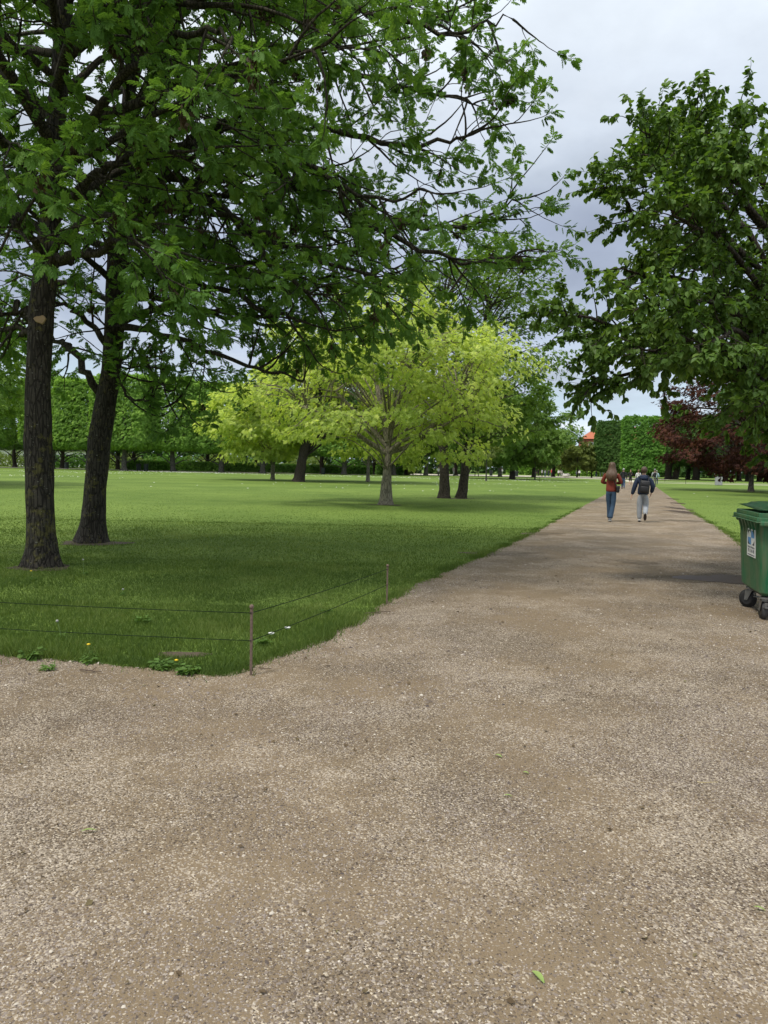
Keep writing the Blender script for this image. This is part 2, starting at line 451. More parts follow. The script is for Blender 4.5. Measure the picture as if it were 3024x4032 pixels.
def bm_obj(name, bm, mat, parent=None, smooth=False):
    me = bpy.data.meshes.new(name); bm.normal_update(); bm.to_mesh(me); bm.free()
    if smooth:
        for p_ in me.polygons: p_.use_smooth = True
    me.materials.append(mat)
    o = bpy.data.objects.new(name, me); COL.objects.link(o)
    if parent is not None: o.parent = parent
    return o
def add_box(bm, c, s, rot=None, bevel=0.0):
    r = bmesh.ops.create_cube(bm, size=1.0)
    vs = r['verts']
    bmesh.ops.scale(bm, vec=s, verts=vs)
    if bevel:
        es = list({e for v in vs for e in v.link_edges})
        rb = bmesh.ops.bevel(bm, geom=es, offset=bevel, segments=2, affect='EDGES', profile=0.5)
        vs = [v for v in rb['verts']]
        vs = list({v for f in rb['faces'] for v in f.verts} | set(vs))
    if rot is not None: bmesh.ops.rotate(bm, cent=(0, 0, 0), matrix=rot, verts=vs)
    bmesh.ops.translate(bm, vec=c, verts=vs)
    return vs
def add_cyl(bm, p0, p1, r0, r1=None, seg=16):
    p0, p1 = Vector(p0), Vector(p1); r1 = r0 if r1 is None else r1
    d = p1 - p0; q = d.to_track_quat('Z', 'Y').to_matrix().to_4x4()
    return bmesh.ops.create_cone(bm, cap_ends=True, segments=seg, radius1=r0, radius2=r1, depth=d.length,
                                 matrix=Matrix.Translation((p0 + p1) / 2) @ q)['verts']
def loft(rings, k=12):
    """rings: (centre, rx, ry[, tilt]) stacked; returns bmesh, closed"""
    bm = bmesh.new(); prev = None; first = None
    for r in rings:
        c, rx_, ry_ = r[:3]; ring = []
        for i in range(k):
            a = 2 * PI * i / k
            ring.append(bm.verts.new((c[0] + rx_ * math.cos(a), c[1] + ry_ * math.sin(a), c[2])))
        if prev:
            for i in range(k): bm.faces.new((prev[i], prev[(i + 1) % k], ring[(i + 1) % k], ring[i]))
        else: first = ring
        prev = ring
    bm.faces.new(prev); bm.faces.new(first[::-1])
    return bm
# ------------------------------------------------------------------ ground
def vnoise2(x, y, cell, seed):
    r = np.random.default_rng(seed); g = r.random((512, 512))
    fx, fy = x / cell + 4096.5, y / cell + 4096.5
    i, j = np.floor(fx).astype(int), np.floor(fy).astype(int)
    a, c = fx - i, fy - j; a = a * a * (3 - 2 * a); c = c * c * (3 - 2 * c)
    G_ = lambda p, q: g[p % 512, q % 512]
    return (G_(i, j) * (1 - a) + G_(i + 1, j) * a) * (1 - c) + (G_(i, j + 1) * (1 - a) + G_(i + 1, j + 1) * a) * c
def fbm(x, y, cell, seed, octv=3):
    s = 0; w = 0
    for o in range(octv):
        s = s + vnoise2(x, y, cell / 2 ** o, seed + o) * 0.5 ** o; w += 0.5 ** o
    return s / w

def densify(pts, step, amp, seed, closed=False):
    pts = [np.array(p, float) for p in pts]; out_ = []
    n = len(pts)
    for i in range(n if closed else n - 1):
        a, b_ = pts[i], pts[(i + 1) % n]
        L = np.linalg.norm(b_ - a); mid = (a + b_) / 2
        st = max(step, step * np.hypot(*mid) / 9)
        k = max(1, int(L / st))
        t = np.linspace(0, 1, k, endpoint=False)[:, None]
        out_.append(a + (b_ - a) * t)
    if not closed: out_.append(pts[-1][None])
    P = np.concatenate(out_)
    x, y = P[:, 0], P[:, 1]
    far = np.clip(1.35 - np.hypot(x, y) / 22, .45, 1)
    dx = (fbm(x, y, .55, seed, 4) - .5) * 2 * amp * far; dy = (fbm(x + 31, y, .55, seed + 9, 4) - .5) * 2 * amp * far
    return np.stack([x + dx, y + dy], 1)

left_edge = [(-24, 7.6), (-9, 6.05), (-5, 5.65), (-2.82, 5.39), (-2.1, 5.24), (-1.71, 5.16), (-1.24, 4.97), (-1.0, 5.12), (-.9, 5.38), (-.48, 6.12), (.12, 8.17),
             (.63, 9.6), (3.06, 15.88), (12.68, 43.09), (25.0, 78.0), (33.4, 103.0)]
right_edge = [(37.0, 103.0), (28.76, 78.71), (16.67, 42.97), (11.06, 26.32), (8.76, 19.07), (7.44, 15.34), (6.1, 11.6), (5.9, 10.2), (6.8, 9.4), (12, 8.6), (24, 7.6)]
gl = densify(left_edge, .05, .13, 5); gr = densify(right_edge, .06, .13, 17)
GRAVEL = np.concatenate([gl, gr, [(24, -12), (-24, -12)]])
def sheet(name, poly, z, mat):
    co = [Vector((float(a), float(c), 0)) for a, c in poly]
    tris = tessellate_polygon([co])
    v = np.array([(c.x, c.y, z) for c in co])
    f = np.array(tris)
    # make the faces look up
    a = v[f[:, 1]] - v[f[:, 0]]; c = v[f[:, 2]] - v[f[:, 0]]
    flip = (a[:, 0] * c[:, 1] - a[:, 1] * c[:, 0]) < 0
    f[flip] = f[flip][:, ::-1]
    return struct(np_mesh(name, v, f, mat))
def inside(x, y, poly, chunk=20000):
    px, py = poly[:, 0], poly[:, 1]; qx, qy = np.roll(px, -1), np.roll(py, -1)
    res = np.zeros(len(x), bool)
    for s in range(0, len(x), chunk):
        X = x[s:s + chunk, None]; Y = y[s:s + chunk, None]
        cr = ((py > Y) != (qy > Y)) & (X < (qx - px) * (Y - py) / (qy - py + 1e-12) + px)
        res[s:s + chunk] = cr.sum(1) % 2 == 1
    return res

bpy_lawn = sheet('lawn', np.array([(-1500, -300), (1500, -300), (1500, 2200), (-1500, 2200)]), 0.0, M['lawn'])
sheet('gravel_path', GRAVEL, 0.004, M['gravel'])
sheet('crossing_path', np.array([(36.9, 103.2), (37.5, 104.2), (53, 104.5), (75, 99), (100, 92), (100, 89), (75, 95.5), (53, 101), (37, 101.7)]), 0.008, M['pale_path'])
sheet('side_path', np.array([(36, 118), (52, 117), (90, 108), (90, 106), (52, 114.6), (36, 115.6)]), 0.008, M['pale_path'])
sheet('curved_path', np.array([(33.0, 152), (38.6, 150), (43.6, 130), (36.8, 104.5), (34.4, 103.6), (40.2, 129), (35, 146), (14, 147), (14, 151)]), 0.008, M['pale_path'])
sheet('plaza', np.array([(6, 141), (20, 147), (60, 150), (60, 188), (-2, 176), (2, 146)]), 0.004, M['pale_path'])
sheet('far_path', np.array([(-70, 126), (-56, 124), (-40, 118), (-5, 128), (6, 141), (3, 146), (-8, 133.5), (-38, 123), (-55, 129), (-70, 131)]), 0.008, M['grey_path'])

def blob(cx_, cy_, rx_, ry_, seed, n=40, rough=.35):
    a = np.linspace(0, 2 * PI, n, endpoint=False); r = np.random.default_rng(seed)
    k = 1 + rough * (r.normal(0, .35) * np.cos(a + r.uniform(0, 6)) + r.normal(0, .5) * np.cos(2 * a + r.uniform(0, 6)) + r.normal(0, .4) * np.cos(3 * a + r.uniform(0, 6)) + r.normal(0, .3) * np.cos(7 * a + r.uniform(0, 6)) + r.normal(0, .15, n))
    return np.stack([cx_ + rx_ * k * np.cos(a), cy_ + ry_ * k * np.sin(a)], 1)
soils = [(-4.6, 9.9, .42, .30), (-5.1, 13.0, .62, .36), (.15, 28.1, .6, .32), (3.3, 35.5, 1.0, .42), (-1.50, 5.52, .20, .085)]
for i, (a, c, r1, r2) in enumerate(soils):
    o = sheet('bare_soil', blob(a, c, r1, r2, 40 + i), .005, M['soil'])
# puddles: (u, v, half width, half depth)
for i, (u, v, w, d) in enumerate([(2850, 2282, .55, .42), (2650, 1965, .24, .7), (2668, 1982, .24, .75), (2667, 2002, .22, .95), (2680, 2016, .32, .9)]):
    x, y = G(u, v)
    if i == 0:
        sheet('damp_gravel', blob(x - .1, y + .05, .66, .55, 61, rough=.4), .007, M['damp'])
    elif i > 2: sheet('damp_gravel', blob(x, y, w * 1.5, d * 1.3, 70 + i, rough=.4), .007, M['damp'])
    sheet('puddle', blob(x, y, w, d, 50 + i, rough=.3), .010, M['puddle'])
for i, (u, v, w, d) in enumerate([(2715, 2052, .6, .5), (2130, 2102, .45, .35), (2010, 2180, .5, .3), (2520, 2215, .35, .25)]):
    x, y = G(u, v)
    sheet('damp_gravel', blob(x, y, w, d, 90 + i, rough=.5), .007, M['damp'])

# grass blades
def blades():
    xs, ys = [], []
    bands = [(4.6, 7.5, 165000), (7.5, 11, 95000), (11, 18, 90000), (18, 30, 50000)]
    for y0, y1, n in bands:
        y = RNG.uniform(y0, y1, n)
        if y1 == 30: y = 18 + 24 * RNG.random(n) ** 2.2
        x = RNG.uniform(-.56, .56, n) * (y + 1.2)
        xs.append(x); ys.append(y)
    # a fuller fringe along the gravel edges
    e = np.concatenate([gl[(gl[:, 1] < 30) & (gl[:, 0] > -5)], gr[(gr[:, 1] < 30) & (gr[:, 0] < 14)]])
    wt_ = np.clip(fbm(e[:, 0], e[:, 1], .35, 301, 3) * 3 - 1.0, .05, 1); k = RNG.choice(len(e), 34000, p=wt_ / wt_.sum()); nf = len(k)
    xs.append(e[k, 0] + RNG.normal(0, .085, len(k))); ys.append(e[k, 1] + RNG.normal(.01, .085, len(k)))
    x, y = np.concatenate(xs), np.concatenate(ys); frg = np.zeros(len(x), bool); frg[-nf:] = True
    grv = inside(x, y, GRAVEL)
    # a few stray blades may grow a little into the gravel
    nearg = inside(x - .05, y + .05, GRAVEL) & inside(x + .06, y - .05, GRAVEL)
    keep = ~grv | (~nearg & (RNG.random(len(x)) < .6)) | (frg & (RNG.random(len(x)) < .12))
    for a, c, r1, r2 in soils:
        q = ((x - a) / r1) ** 2 + ((y - c) / r2) ** 2
        keep &= (q > 1) | (RNG.random(len(x)) < (.3 if r1 > .3 else .02) + .6 * np.clip(q - .4, 0, 1))
    x, y, frg = x[keep], y[keep], frg[keep]; n = len(x)
    d = np.hypot(x, y)
    tall = fbm(x, y, .45, 77, 3); edge = fbm(x, y, 1.8, 88, 2)
    h = .8 * (.020 + .036 * np.clip(tall * 1.6 - .3, 0, 1) ** 1.5 + .02 * edge) * RNG.uniform(.6, 1.3, n) * np.clip(1.35 - d / 26, .3, 1)
    h *= np.where(d < 7, 1.15, 1.0) * np.where(frg, 1.35, 1.0)
    w = .0032 * np.clip(d / 7, 1, 12) ** .8 * RNG.uniform(.7, 1.3, n)
    a = RNG.uniform(0, 2 * PI, n); lean = RNG.uniform(.1, .9, n) * h; la = RNG.uniform(0, 2 * PI, n)
    p = np.stack([x, y, np.zeros(n)], 1); s = np.stack([np.cos(a), np.sin(a), np.zeros(n)], 1) * w[:, None]
    t = p + np.stack([np.cos(la) * lean, np.sin(la) * lean, h], 1)
    V = np.stack([p - s, p + s, t], 1).reshape(-1, 3)
    var = np.repeat(np.clip(RNG.normal(.38, .24, n) + .5 * (tall - .5) + .5 * (fbm(x, y, 2.6, 401, 3) - .5), 0, 1), 3)
    o = np_mesh('grass', V, np.arange(3 * n).reshape(-1, 3), M['blade'], var=var)
    tag(o, 'short mown green grass blades covering the lawn beside the gravel', 'grass', kind='stuff')
blades()

def pebbles():
    def batch(y0, y1, n, s0, s1):
        y = RNG.uniform(y0, y1, n); x = RNG.uniform(-.56, .56, n) * (y + .4)
        dens = fbm(x, y, .8, 120, 3)
        k = RNG.random(n) < np.clip((dens - .30) * 2.6, .12, 1)
        return x[k], y[k], RNG.uniform(s0, s1, k.sum()) * (1 + .9 * (RNG.random(k.sum()) < .05) + 1.6 * (RNG.random(k.sum()) < .004))
    B = [batch(1.6, 2.8, 60000, .0016, .0040), batch(2.8, 4.4, 60000, .0020, .0046), batch(4.4, 7.5, 50000, .003, .0065), batch(7.5, 14, 30000, .005, .009)]
    x, y, s = (np.concatenate(q) for q in zip(*B))
    k = inside(x, y, GRAVEL); x, y, s = x[k], y[k], s[k]; n = len(x)
    a = RNG.uniform(0, 2 * PI, n); ax = RNG.uniform(.9, 1.5, n); hz = RNG.uniform(.5, .9, n)
    base = np.array([(1, 0), (.3, .8), (-.6, .6), (-.9, -.3), (.1, -.85)])
    ca, sa = np.cos(a), np.sin(a)
    V = np.zeros((n, 6, 3))
    for i, (bx, by) in enumerate(base):
        jx = bx * ax * s * RNG.uniform(.8, 1.2, n); jy = by * s * RNG.uniform(.8, 1.2, n)
        V[:, i, 0] = x + jx * ca - jy * sa; V[:, i, 1] = y + jx * sa + jy * ca; V[:, i, 2] = .0035 + RNG.uniform(0, .3, n) * s
    V[:, 5, 0] = x + RNG.normal(0, .2, n) * s; V[:, 5, 1] = y + RNG.normal(0, .2, n) * s; V[:, 5, 2] = .004 + s * hz
    idx = (np.arange(n) * 6)[:, None, None]
    F_ = (np.array([(i, (i + 1) % 5, 5) for i in range(5)])[None] + idx).reshape(-1, 3)
    var = np.repeat(np.clip(RNG.beta(2.0, 2.2, n), 0, 1), 6)
    o = np_mesh('gravel', V.reshape(-1, 3), F_, M['pebble'], var=var, smooth=True)
    tag(o, 'loose pale and brown pebbles scattered over the gravel', 'gravel', kind='stuff')
pebbles()

def debris():
    n = 420; y = RNG.uniform(1.7, 12, n); x = RNG.uniform(-.56, .56, n) * (y + .3); k = inside(x, y, GRAVEL); x, y = x[k], y[k]; n = len(x)
    Lv = Leaves(); Lv.add(np.stack([x, y, np.full(n, .012)], 1), np.stack([RNG.normal(0, 1, n), RNG.normal(0, 1, n), RNG.normal(0, .12, n)], 1), np.stack([RNG.normal(0, .3, n), RNG.normal(0, .3, n), np.ones(n)], 1), RNG.uniform(.008, .026, n) * (1 + .06 * y))
    o = Lv.build('litter', 'quad', M['debris'], shape_var=.6); tag(o, 'tiny brown bud scales and leaf bits strewn over the gravel', 'litter', kind='stuff')
M['debris'] = leaf_mat('dry_debris', (.05, .035, .02), (.12, .085, .05), (.20, .19, .08), .1)
debris()

# daisies as white specks in the lawn
def daisies():
    P = []
    for cx_, cy_, rx_, ry_, n in [(-38, 88, 14, 5, 160), (-24, 105, 16, 5, 380), (-2, 103, 14, 8, 260), (16, 96, 12, 8, 200), (-30, 64, 6, 3, 60), (22, 116, 8, 6, 100), (10, 70, 9, 5, 40), (0, 50, 20, 12, 40), (-30, 110, 9, 1.6, 300)]:
        P.append(np.stack([RNG.normal(cx_, rx_ * .5, n), RNG.normal(cy_, ry_ * .5, n)], 1))
    P = np.concatenate(P); P = P[~inside(P[:, 0], P[:, 1], GRAVEL)]
    n = len(P); V = []; ang = np.arange(6) * PI / 3
    s = RNG.uniform(.03, .07, n)
    V = np.zeros((n, 7, 3)); V[:, :6, 0] = P[:, 0, None] + s[:, None] * np.cos(ang); V[:, :6, 1] = P[:, 1, None] + s[:, None] * np.sin(ang)
    V[:, :6, 2] = .045; V[:, 6, :2] = P; V[:, 6, 2] = .062
    F_ = (np.array([(i, (i + 1) % 6, 6) for i in range(6)])[None] + (np.arange(n) * 7)[:, None, None]).reshape(-1, 3)
    o = np_mesh('daisies', V.reshape(-1, 3), F_, M['petal'])
    tag(o, 'patches of small white daisies dotting the far lawn', 'daisies', kind='stuff')
M['petal'] = plain_mat('petal_white', (.78, .78, .74), .7, .05)
daisies()

# ------------------------------------------------------------------ trees
FLOOR = 0
def unit(v): return v / (np.linalg.norm(v) + 1e-9)
def walk(p, d, L, n, wander, grav, rng, upend=0.0):
    pts = [np.array(p, float)]; d = unit(np.array(d, float)); st = L / n
    for i in range(n):
        t = i / n
        low = .22 if (FLOOR and pts[-1][2] < FLOOR) else 0
        d = unit(d + rng.normal(0, wander, 3) + np.array((0, 0, grav * (1 - t) + upend * t + low)))
        pts.append(pts[-1] + d * st)
    return np.array(pts)
def spline(ctrl, n):
    C = np.array(ctrl, float); C = np.vstack([2 * C[0] - C[1], C, 2 * C[-1] - C[-2]])
    out_ = []; segs = len(C) - 3; per = max(2, n // segs)
    for i in range(segs):
        p0, p1, p2, p3 = C[i:i + 4]
        for t in np.linspace(0, 1, per, endpoint=False):
            out_.append(.5 * ((2 * p1) + (-p0 + p2) * t + (2 * p0 - 5 * p1 + 4 * p2 - p3) * t * t + (-p0 + 3 * p1 - 3 * p2 + p3) * t ** 3))
    out_.append(C[-2]); return np.array(out_)
def at_t(pts, t):
    x = t * (len(pts) - 1); i = min(int(x), len(pts) - 2); f = x - i
    return pts[i] * (1 - f) + pts[i + 1] * f, unit(pts[i + 1] - pts[i])

def trunk_tube(T, pts, rs, k=16, flare=.55, seed=1, lumpy=.06):
    r = np.random.default_rng(seed); ph = r.uniform(0, 6, 6)
    pts = np.asarray(pts, float); z = pts[:, 2] - pts[0, 2]
    ang = np.arange(k) * 2 * PI / k
    fl = flare * np.exp(-z / .22)[:, None] * (1 + .35 * np.cos(5 * ang + ph[0])[None] + .2 * np.cos(3 * ang + ph[1])[None])
    lum = lumpy * (np.sin(z[:, None] * 3.1 + 2 * ang[None] + ph[2]) + .7 * np.sin(z[:, None] * 7.3 - 3 * ang[None] + ph[3]) + .5 * np.sin(z[:, None] * 15 + 5 * ang[None] + ph[4]))
    T.add(pts, rs, k, lambda n, kk: 1 + fl + lum)

def split_children(T, Lv, pts, r0, level, cfg, rng):
    """branch recursively; the last level carries leaves"""
    c = cfg[level]
    length = np.linalg.norm(np.diff(pts, axis=0), axis=1).sum()
    m = max(2, int(round(c['n'] * length)))
    ts = np.sort(rng.uniform(c['t0'], 1.0, m)); ts[-1] = 1.0
    for t in ts:
        p, d = at_t(pts, t)
        side = unit(np.cross(d, rng.normal(0, 1, 3)))
        side = unit(side * np.array((1, 1, .7)) + np.array((0, 0, c.get('lift', 0))))
        ang = rng.uniform(*c['ang']) * (1 if t < 1 else .2)
        dd = d * math.cos(ang) + side * math.sin(ang)
        L = c['len'] * (1 - c.get('short', .35) * t) * rng.uniform(.65, 1.3)
        q = walk(p, dd, L, c['seg'], c['wander'], c['grav'], rng, c['up'])
        r = min(c['r'], r0 * .6) * rng.uniform(.8, 1.15)
        T.add(q, np.linspace(r, r * .35, len(q)), c['k'])
        if level + 1 < len(cfg): split_children(T, Lv, q, r, level + 1, cfg, rng)
        if c.get('leaf'): leaf_twig(Lv, q, c, rng)
def leaf_twig(Lv, q, c, rng):
    lf = c['leaf']; n = lf['n']
    for j in range(n):
        t = rng.uniform(lf.get('t0', .45), 1) if j else 1.0
        p, d = at_t(q, t)
        s = unit(np.cross(d, rng.normal(0, 1, 3)))
        a = rng.uniform(.5, 1.35)
        dd = unit(d * math.cos(a) + s * math.sin(a) + np.array((0, 0, lf['droop'])))
        up = unit(np.array((0, 0, 1.0)) + rng.normal(0, lf.get('tilt', .45), 3))
        Lv.add(p, dd, up, rng.uniform(*lf['size']))

def finish_tree(name, base, T, Lv, tpl, bark, leafm, label, cat, group=None, trunkT=None, crown='crown'):
    e = empty(name, base)
    tag(e, label, cat, group)
    off = np.array(base, float)
    def shift(tt): tt.v = [v - off for v in tt.v]
    if trunkT is not None:
        shift(trunkT); trunkT.build('trunk', M[bark], e)
    if T is not None and T.n:
        shift(T); T.build('limbs', M['ash_branch' if bark == 'ash_bark' else bark], e)
    if Lv is not None:
        Lv.p = [p - off for p in Lv.p]
        Lv.build(crown, tpl, M[leafm], e)
    return e

# --- the two ash trees on the left
ash_cfg = [
    dict(n=2.0, t0=.18, len=2.2, ang=(.45, 1.0), seg=8, wander=.10, grav=-.05, up=.05, r=.02, k=5, short=.72),
    dict(n=2.9, t0=.12, len=.85, ang=(.5, 1.1), seg=6, wander=.13, grav=-.06, up=.14, r=.009, k=4, lift=.1,
         leaf=dict(n=16, size=(.10, .175), droop=-.22, tilt=.4, t0=.35)),
]
def ash_tree(base, lean_pts, r0, limbs, n_random, seed, zr, label, cfg, extra=None, toward=(0, 0)):
    rng = np.random.default_rng(seed)
    TT, T, Lv = Tubes(), Tubes(), Leaves()
    tp = spline(lean_pts, 40); z = tp[:, 2]
    zc_ = np.concatenate([np.linspace(0, .6, 12), np.linspace(.7, z[-1], 40)])
    tp = np.array([[np.interp(q, z, tp[:, 0]), np.interp(q, z, tp[:, 1]), q] for q in zc_])
    rs = r0 * (1 - .75 * np.clip(tp[:, 2] / z[-1], 0, 1) ** 1.3)
    trunk_tube(TT, tp, rs, 22, .5, seed, .045)
    def tpos(zz): return np.array([np.interp(zz, tp[:, 2], tp[:, 0]), np.interp(zz, tp[:, 2], tp[:, 1]), zz])
    for z0, r, way in limbs:
        pts = spline([tpos(z0)] + [AT(*w) for w in way], 14 + 3 * len(way))
        pts[1:] += rng.normal(0, .035, (len(pts) - 1, 3))
        T.add(pts, np.linspace(r, .012, len(pts)), 8)
        split_children(T, Lv, pts, r, 0, cfg, rng)
    for i in range(n_random):
        z0 = zr[0] + (zr[1] - zr[0]) * ((i + .5) / n_random) ** .9
        a = i * 2.39996 + rng.uniform(-.4, .4)
        d = np.array((math.cos(a) + toward[0], math.sin(a) + toward[1], rng.uniform(.25, .7)))
        L = (5.2 - 2.2 * max(0, (z0 - 6) / 6)) * rng.uniform(.55, 1.08)
        r = rng.uniform(.05, .085)
        pts = walk(tpos(z0), d, L, 14, .06, -.055, rng, -.02)
        T.add(pts, np.linspace(r, .012, len(pts)), 8)
        split_children(T, Lv, pts, r, 0, cfg, rng)
    e = finish_tree('ash_tree', base, T, Lv, 'ash', 'ash_bark', 'ash_leaf', label, 'tree', 'ash trees at the lawn corner', TT)
    # hanging bunches of old seed keys
    S = Leaves(); Pl = np.concatenate(Lv.p); k = rng.choice(len(Pl), 170, replace=False)
    for p in Pl[k]:
        for j in range(26):
            S.add(p + rng.normal(0, .03, 3) * (1, 1, 1.5) - (0, 0, .06), (rng.normal(0, .35), rng.normal(0, .35), -1), rng.normal(0, 1, 3), rng.uniform(.04, .08))
    o = S.build('seed_bunches', 'quad', M['seed'], e); o['kind'] = 'stuff'
    print('ash leaves', sum(len(p) for p in Lv.p)); return e

FLOOR = 3.1
T2 = (-5.2, 13.11, 0)
ash2_limbs = [
    (3.05, .085, [(464, 1298, 12.9), (663, 1324, 12.5), (962, 1430, 12.0), (1180, 1490, 11.6)]),
    (3.6, .07, [(560, 1170, 13.2), (830, 1240, 13.6), (1130, 1280, 13.8), (1350, 1260, 13.9)]),
    (3.9, .08, [(600, 1060, 12.6), (860, 1140, 11.8), (1100, 1240, 11.2), (1260, 1280, 11)]),
    (4.3, .07, [(700, 960, 13.4), (1000, 1050, 14), (1300, 1090, 14.4), (1480, 1080, 14.6)]),
    (5.0, .09, [(630, 700, 12.9), (796, 760, 12.3), (950, 900, 11.6), (1150, 1100, 11), (1300, 1180, 10.7)]),
    (5.2, .09, [(900, 650, 12.9), (1250, 770, 12.6), (1550, 930, 12.3), (1820, 1030, 12), (2040, 1010, 11.8)]),
    (5.6, .08, [(850, 520, 13.3), (1200, 640, 13.4), (1500, 850, 13.5), (1780, 900, 13.5), (1940, 850, 13.5), (2040, 780, 13.4)]),
    (6.1, .08, [(800, 380, 12.8), (1200, 480, 12.3), (1500, 560, 11.9), (1760, 560, 11.6), (1910, 490, 11.5)]),
    (6.6, .08, [(750, 180, 13.2), (1150, 200, 13.3), (1500, 330, 13.4), (1800, 390, 13.4), (1880, 420, 13.4)]),
    (7.1, .08, [(800, -50, 12.6), (1200, -20, 12.2), (1600, 90, 11.9), (1850, 120, 11.6), (2020, 60, 11.5)]),
    (7.6, .07, [(760, -200, 13.5), (1300, -160, 14), (1650, 50, 14.2), (1860, 170, 14.3)]),
    (5.4, .06, [(900, 760, 13.6), (1200, 900, 14), (1500, 1040, 14.2), (1660, 1100, 14.3)]),
    (6.0, .06, [(900, 480, 11.9), (1200, 640, 11.0), (1450, 780, 10.4), (1700, 760, 10.1)]),
    (5.0, .06, [(800, 830, 12.0), (1100, 960, 11.2), (1400, 1060, 10.6), (1540, 1080, 10.3)]),
    (2.75, .035, [(440, 1440, 12.8), (500, 1550, 12.6), (580, 1590, 12.4), (650, 1605, 12.3)]),
    (3.0, .035, [(540, 1370, 13.0), (600, 1470, 12.9), (650, 1530, 12.8), (730, 1570, 12.6)]),
    (2.55, .075, [(290, 1395, 13.3), (230, 1340, 13.6), (120, 1270, 14), (20, 1250, 14.4)]),
    (3.4, .06, [(300, 1230, 12.9), (220, 1200, 12.7), (120, 1230, 12.5)]),
]
ash_tree(T2, [(-5.2, 13.11, 0), (-5.12, 13.11, 1), (-5.02, 13.1, 2), (-4.86, 13.1, 2.9), (-4.78, 13.1, 3.8), (-4.7, 13.0, 5.5), (-4.5, 13.1, 8), (-4.4, 13.2, 11)], .20,
         ash2_limbs, 25, 21, (3.6, 10.5), 'ash tree with lichened trunk leaning slightly right and long limbs arching over the lawn', ash_cfg)
T1 = (-4.64, 10.0, 0)
ash1_limbs = [
    (4.0, .07, [(300, 1000, 9.6), (500, 960, 9.0), (700, 1000, 8.5)]),
    (4.6, .075, [(350, 700, 9.5), (560, 600, 9.0), (780, 600, 8.6)]),
    (5.2, .075, [(400, 400, 9.4), (600, 200, 8.6), (800, 120, 7.8), (930, 180, 7.2)]),
    (4.1, .06, [(100, 900, 9.0), (60, 860, 8.2), (80, 900, 7.5)]),
    (3.3, .06, [(60, 1215, 10.2), (-60, 1240, 10.5), (-260, 1300, 10.9)]),
    (3.05, .05, [(40, 1290, 10.3), (-80, 1330, 10.8), (-260, 1400, 11.3)]),
    (3.9, .05, [(330, 1010, 10.6), (560, 960, 11.2), (760, 1000, 11.5)]),
]
ash_tree(T1, [(-4.64, 10, 0), (-4.66, 10, 1), (-4.68, 10, 2.2), (-4.62, 10, 3.4), (-4.5, 10, 4.6), (-4.36, 9.95, 6.2), (-4.2, 9.9, 8), (-4.1, 9.9, 10.5)], .185,
         ash1_limbs, 36, 33, (4.1, 10), 'dark straight ash trunk with a pale pruning scar, nearest tree to the rope fence', ash_cfg, toward=(.15, -.35))
a1 = [o for o in COL.objects if o.name == 'ash_tree.001'][0]
scar = bmesh.new()
add_cyl(scar, (0, 0, 0), (0, -.03, 0), .075, .066, 14)
for v in scar.verts: v.co.z *= .62 + .3 * (v.co.x > 0); v.co.x *= .9 + .2 * (v.co.z > 0)
M['scar'] = plain_mat('pruning_scar', (.36, .25, .14), .8, .3, 20, .3)
o = bm_obj('pruning_scar', scar, M['scar'], a1); o.location = np.array((.075, -.17, 3.28)); o.rotation_euler = (0, 0, .25)

FLOOR = 0
